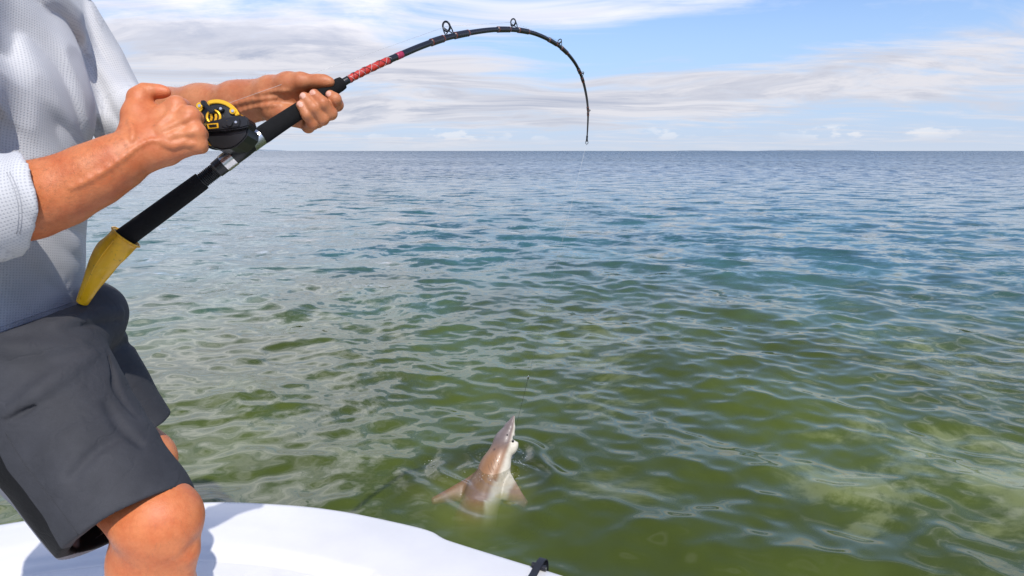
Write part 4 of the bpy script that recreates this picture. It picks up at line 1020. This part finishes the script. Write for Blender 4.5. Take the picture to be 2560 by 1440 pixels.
    V, Q = tube([P(455, 300, 1.034), P(468, 318, 1.034), P(478, 345, 1.034), P(482, 372, 1.034)], [.011, .014, .014, .011], 14); pymesh('crank_knob', V, Q, foam, ar)
build_reel()

def build_cup():
    root = empty('rod_holder', tuple(P(205, 750, 1.08))); tag(root, 'worn yellow rod cup at the waist holding the rod butt', 'rod holder')
    m, t, out = new_mat('worn_yellow_vinyl'); b = t.new('ShaderNodeBsdfPrincipled'); o = t.new('ShaderNodeTexCoord').outputs['Object']
    n = t.noise(o, 22, 7, .68); sp = t.noise(o, 130, 3, .6)
    c = t.mix(t.ramp(n, .42, .66), (.82, .44, .004), (.58, .30, .008)); c = t.mix(t.math('MULTIPLY', t.ramp(sp, .63, .72), .7), c, (.16, .08, .01)); c = t.mix(t.math('MULTIPLY', t.ramp(t.noise(o, 48, 5, .7), .58, .70), .5), c, (.78, .55, .10))
    t.put(b.inputs['Base Color'], c); b.inputs['Roughness'].default_value = .42; b.inputs['Coat Weight'].default_value = .15
    bn = t.new('ShaderNodeBump'); bn.inputs['Strength'].default_value = .5; bn.inputs['Distance'].default_value = .003; t.put(bn.inputs['Height'], n); t.l.new(bn.outputs[0], b.inputs['Normal']); t.l.new(b.outputs[0], out.inputs['Surface'])
    ax = [(314, 592, 1.102), (292, 616, 1.100), (270, 641, 1.098), (247, 675, 1.098), (226, 714, 1.100), (206, 756, 1.106)]
    C = spline([P(*a) for a in ax], 26); ru = np.interp(np.linspace(0, 1, 26), [0, .08, .3, .55, .8, 1], [35, 34, 37, 32, 21, 14]); rv = np.interp(np.linspace(0, 1, 26), [0, .2, .6, 1], [.0225, .021, .015, .009])
    T = np.gradient(C, axis=0); T /= np.linalg.norm(T, axis=1)[:, None]; fw = np.array((0, _cp, -_sp)); n_ = 28; V, Q = [], []
    for sh in (0, 1):
        for i in range(26):
            v = nrm(fw - T[i]*(fw@T[i])); u = np.cross(T[i], v); k = 1 - sh*.13
            for j in range(n_):
                a = 2*math.pi*j/n_; wob = 1 + .035*math.sin(3*a + i*.35) + .02*math.sin(7*a - i*.5) + (.05 if i == 0 else 0)
                V.append(C[i] + (u*math.cos(a)*M(ru[i], 1.095) + v*math.sin(a)*rv[i])*k*wob)
    for sh in (0, 1):
        for i in range(25):
            for j in range(n_): o0 = sh*26*n_; Q.append((o0+i*n_+j, o0+i*n_+(j+1) % n_, o0+(i+1)*n_+(j+1) % n_, o0+(i+1)*n_+j))
    for j in range(n_): Q.append((j, (j+1) % n_, 26*n_+(j+1) % n_, 26*n_+j))
    pymesh('cup', V, Q, m, root)
    V, Q = tube([C[0] + (V[j] - C[0])*1.02 for j in list(range(n_)) + [0]], .0016, 6, caps=False); pymesh('rolled_rim', V, Q, m, root)
    # seam welt down the front of the cup
    V, Q = tube([C[i] - fw*(rv[i]*1.0) + np.array((0, 0, 0)) for i in range(2, 25)], .0014, 6); pymesh('seam_welt', V, Q, m, root)
build_cup()

def build_line():
    mono = pbr('clear_line', (.55, .56, .56), .25); dark = pbr('wire_leader', (.02, .02, .02), .4, .6)
    mouth = SHARK_MOUTH; sw = P(1319, 944, 3.38)
    # swivel sits on the straight run from tip to mouth
    t = np.linalg.norm(P(1319, 944, 1) - P(1467, 355, 1))/np.linalg.norm(P(1285, 1070, 1) - P(1467, 355, 1))
    best = min(np.linspace(.5, .99, 400), key=lambda k: abs((lambda q: 720 - (q[1]*_sp + (q[2]-HC)*_cp)/(q[1]*_cp - (q[2]-HC)*_sp)*F)(TIP*(1-k) + mouth*k) - 944)); sw = TIP*(1-best) + mouth*best
    root = empty('fishing_line', tuple(TIP)); tag(root, 'thin fishing line running from the reel through the rod guides to the shark', 'fishing line')
    pts = [P(560, 262, 1.13)] + list(GUIDE_TOPS) + [TIP]
    V, Q = join([tube([pts[i], pts[i+1]], .00028, 5) for i in range(len(pts)-1)]); pymesh('line_along_rod', V, Q, mono, root)
    d = nrm(mouth - TIP)
    V, Q = tube([TIP, sw - d*.012], .00035, 5); pymesh('main_line', V, Q, mono, root)
    V, Q = tube([sw + d*.012, mouth], .0006, 6); pymesh('leader', V, Q, dark, root)
    V, Q = join([tube([sw - d*.012, sw - d*.006, sw, sw + d*.006, sw + d*.012], [.0018, .0045, .0030, .0045, .0018], 10), ring(sw - d*.014, np.cross(d, (0, 1, 0)), .003, .0008, 12, 6), ring(sw + d*.014, np.cross(d, (1, 0, 0)), .003, .0008, 12, 6)])
    pymesh('swivel', V, Q, steel, root)
# ------------------------------------------------------------------ shark
def build_shark():
    global SHARK_MOUTH
    wl = SHARK_AT; D0 = float(wl[1]*_cp - (wl[2]-HC)*_sp)
    tip = P(1284, 1041, D0 + .05); a1 = P(1262, 1102, D0 + .03); a2 = P(1238, 1168, D0); a3 = P(1208, 1235, D0 - .06); a4 = P(1188, 1300, D0 - .16)
    a5 = a4 + np.array((-.06, .02, -.26)); a6 = a5 + np.array((-.16, .16, -.22)); a7 = a6 + np.array((-.24, .22, -.10))
    ax = [tip, tip*.55+a1*.45, a1, a2, a3, a4, a5, a6, a7]
    dorsal0 = nrm((-.93, -.30, .15)); L = Form()
    rad = [(.006, .010), (.029, .036), (.052, .056), (.078, .075), (.098, .094), (.106, .098), (.092, .080), (.055, .048), (.024, .020)]   # (up-down, across)
    fr = []
    for i in range(len(ax)):
        T = nrm(ax[min(i+1, len(ax)-1)] - ax[max(i-1, 0)]); d = nrm(dorsal0 - T*(dorsal0@T)); fr.append((T, d, np.cross(T, d)))
    for i in range(len(ax)-1): L.add(f_flat(ax[i], ax[i+1], fr[i][1], rad[i], rad[i+1]), .008 if i < 2 else .03)
    # lower jaw, set back under the snout, and the cut of the mouth
    mc = P(1278, 1116, D0 + .02); J = np.stack([fr[2][0], fr[2][1], fr[2][2]])
    L.add(f_ell(mc, J, (.052, .036, .044)), .012)
    mo = P(1287, 1097, D0 + .025); L.cut(f_ell(mo, J, (.013, .030, .042)), .004)
    # pectoral, dorsal and tail fins
    def fin(root_a, root_b, tipp, th):
        """swept blade: three thin flattened ribs fanned from the root to the tip"""
        nn = nrm(np.cross(root_b - root_a, tipp - root_a)); 
        for k in np.linspace(0, 1, 5):
            r = root_a*(1-k) + root_b*k; t = tipp + (root_b - root_a)*.14*k
            L.add(f_flat(r, t, nn, (th, .024), (th*.45, .010)), .016)
    fin(P(1262, 1178, D0-.02), P(1232, 1228, D0-.06), P(1314, 1256, D0-.16), .011)
    fin(P(1196, 1190, D0-.02), P(1176, 1240, D0-.08), P(1086, 1248, D0-.14), .011)
    fin(ax[5]*.5+ax[6]*.5 + fr[5][1]*.10, ax[5]*.1+ax[6]*.9 + fr[5][1]*.085, ax[6] + fr[5][1]*.24, .010)
    e = ax[8]; fin(e, e + np.array((.06, -.02, .02)), e + np.array((-.16, .16, .26)), .008); fin(e, e + np.array((.05, -.02, -.01)), e + np.array((-.02, .10, -.14)), .008)
    lo, hi = bounds(ax + [P(1314, 1256, D0-.16), P(1086, 1248, D0-.14), e + np.array((-.16, .16, .26))], .15)
    V, Q = surface(L, lo, hi, .0060, B=4, slack=7)
    # counter-shading: brown back, white belly, soft border along the flank
    A = np.array(ax); seg = np.linalg.norm(V[:, None] - A[None], axis=2).argmin(1); d = np.array([f_[1] for f_ in fr])[seg]
    q = V - A[seg]; tt = np.array([f_[0] for f_ in fr])[seg]; q = q - (q*tt).sum(1)[:, None]*tt
    s = (q*d).sum(1)/(np.linalg.norm(q, axis=1) + .01) + .10*pnoise(V*16)
    k = sst(s, -.30, .12)[:, None]; blot = pnoise(V*9)[:, None]*.5 + .5
    back = np.array((.27, .135, .060))*(.75 + .5*blot); belly = np.array((.66, .61, .50))
    fin_k = sst(np.linalg.norm(q, axis=1), .125, .16)[:, None]; k = np.maximum(k, fin_k*.8)
    C = belly*(1-k) + back*k
    snout = sst(V[:, 2], .06, .17)[:, None]; C = C*(1-snout*k) + np.array((.17, .13, .12))*snout*k
    m, t, out = new_mat('wet_shark_skin'); b = t.new('ShaderNodeBsdfPrincipled'); o = t.new('ShaderNodeTexCoord').outputs['Object']
    c = t.new('ShaderNodeAttribute', attribute_name='hide').outputs['Color']; n = t.noise(o, 60, 5, .6)
    t.put(b.inputs['Base Color'], t.mix(t.ramp(n, .3, .7), t.vec('MULTIPLY', c, (.88,)*3), c)); b.inputs['Roughness'].default_value = .42; b.inputs['Coat Weight'].default_value = .06
    bn = t.new('ShaderNodeBump'); bn.inputs['Strength'].default_value = .2; bn.inputs['Distance'].default_value = .002; t.put(bn.inputs['Height'], n); t.l.new(bn.outputs[0], b.inputs['Normal']); t.l.new(b.outputs[0], out.inputs['Surface'])
    root = empty('shark', tuple(wl)); tag(root, 'hooked brown backed shark lifting its white snout out of the green water', 'shark')
    me = mesh_np('body', V, Q); vcol(me, 'hide', C); link('body', me, m, root)
    # eye, mouth lining, gill slits
    dark = pbr('dark_wet', (.012, .010, .010), .15)
    pe = onto(L, [P(1268, 1088, D0), P(1281, 1103, D0), P(1243, 1152, D0)])
    for p, r, nm in ((pe[0] + .003*nrm(pe[0] - EYE), .0055, 'eye'), (pe[1] + .005*nrm(pe[1] - EYE), .0095, 'mouth_corner')):
        f = Form().add(f_ell(p, np.eye(3), (r, r, r))); V, Q = surface(f, p - r*1.6, p + r*1.6, r*.22, B=4, slack=3); link(nm, mesh_np(nm, V, Q), dark, root)
    for j in range(4):
        x, y = 1238 - j*6, 1148 + j*7; pp = onto(L, [P(x + k*2.2, y - 8 + k*5.5, D0) for k in range(5)]); V, Q = tube(pp + np.array([(0.002*math.sin(k*.8+j), 0, 0) for k in range(5)]), .0009, 5); pymesh('gill_slit', V, Q, pbr('gill_brown', (.14, .085, .06), .4) if j == 0 else bpy.data.materials['gill_brown'], root)
    SHARK_MOUTH = pe[1]
build_shark()
build_line()
def build_foam():
    # bubbles and drops thrown up round the fish
    g = np.random.default_rng(9); V, Q, o = [], [], 0
    ico = bmesh.new(); bmesh.ops.create_icosphere(ico, subdivisions=1, radius=1.0); iv = np.array([v.co[:] for v in ico.verts]); iq = [tuple(v.index for v in f_.verts) for f_ in ico.faces]; ico.free()
    for cx, cy, n, sx, sy in ((1085, 1150, 40, 16, 7), (1205, 1130, 40, 14, 10), (1295, 1150, 40, 12, 10), (1235, 1185, 50, 40, 8)):
        for _ in range(n):
            p = PZ(cx + g.normal()*sx, cy + g.normal()*sy, 0.006 + g.uniform(0, .006)); r = g.uniform(.0008, .0022)
            V.append(p + iv*r*np.array((1.3, 1.3, .6))); Q += [tuple(i + o for i in f_) for f_ in iq]; o += len(iv)
    ob = pymesh('foam_bubbles', np.concatenate(V), Q, pbr('foam', (.75, .78, .72), .25)); tag(ob, 'scattered white foam bubbles on the water round the shark', 'foam', kind='stuff')
build_foam()
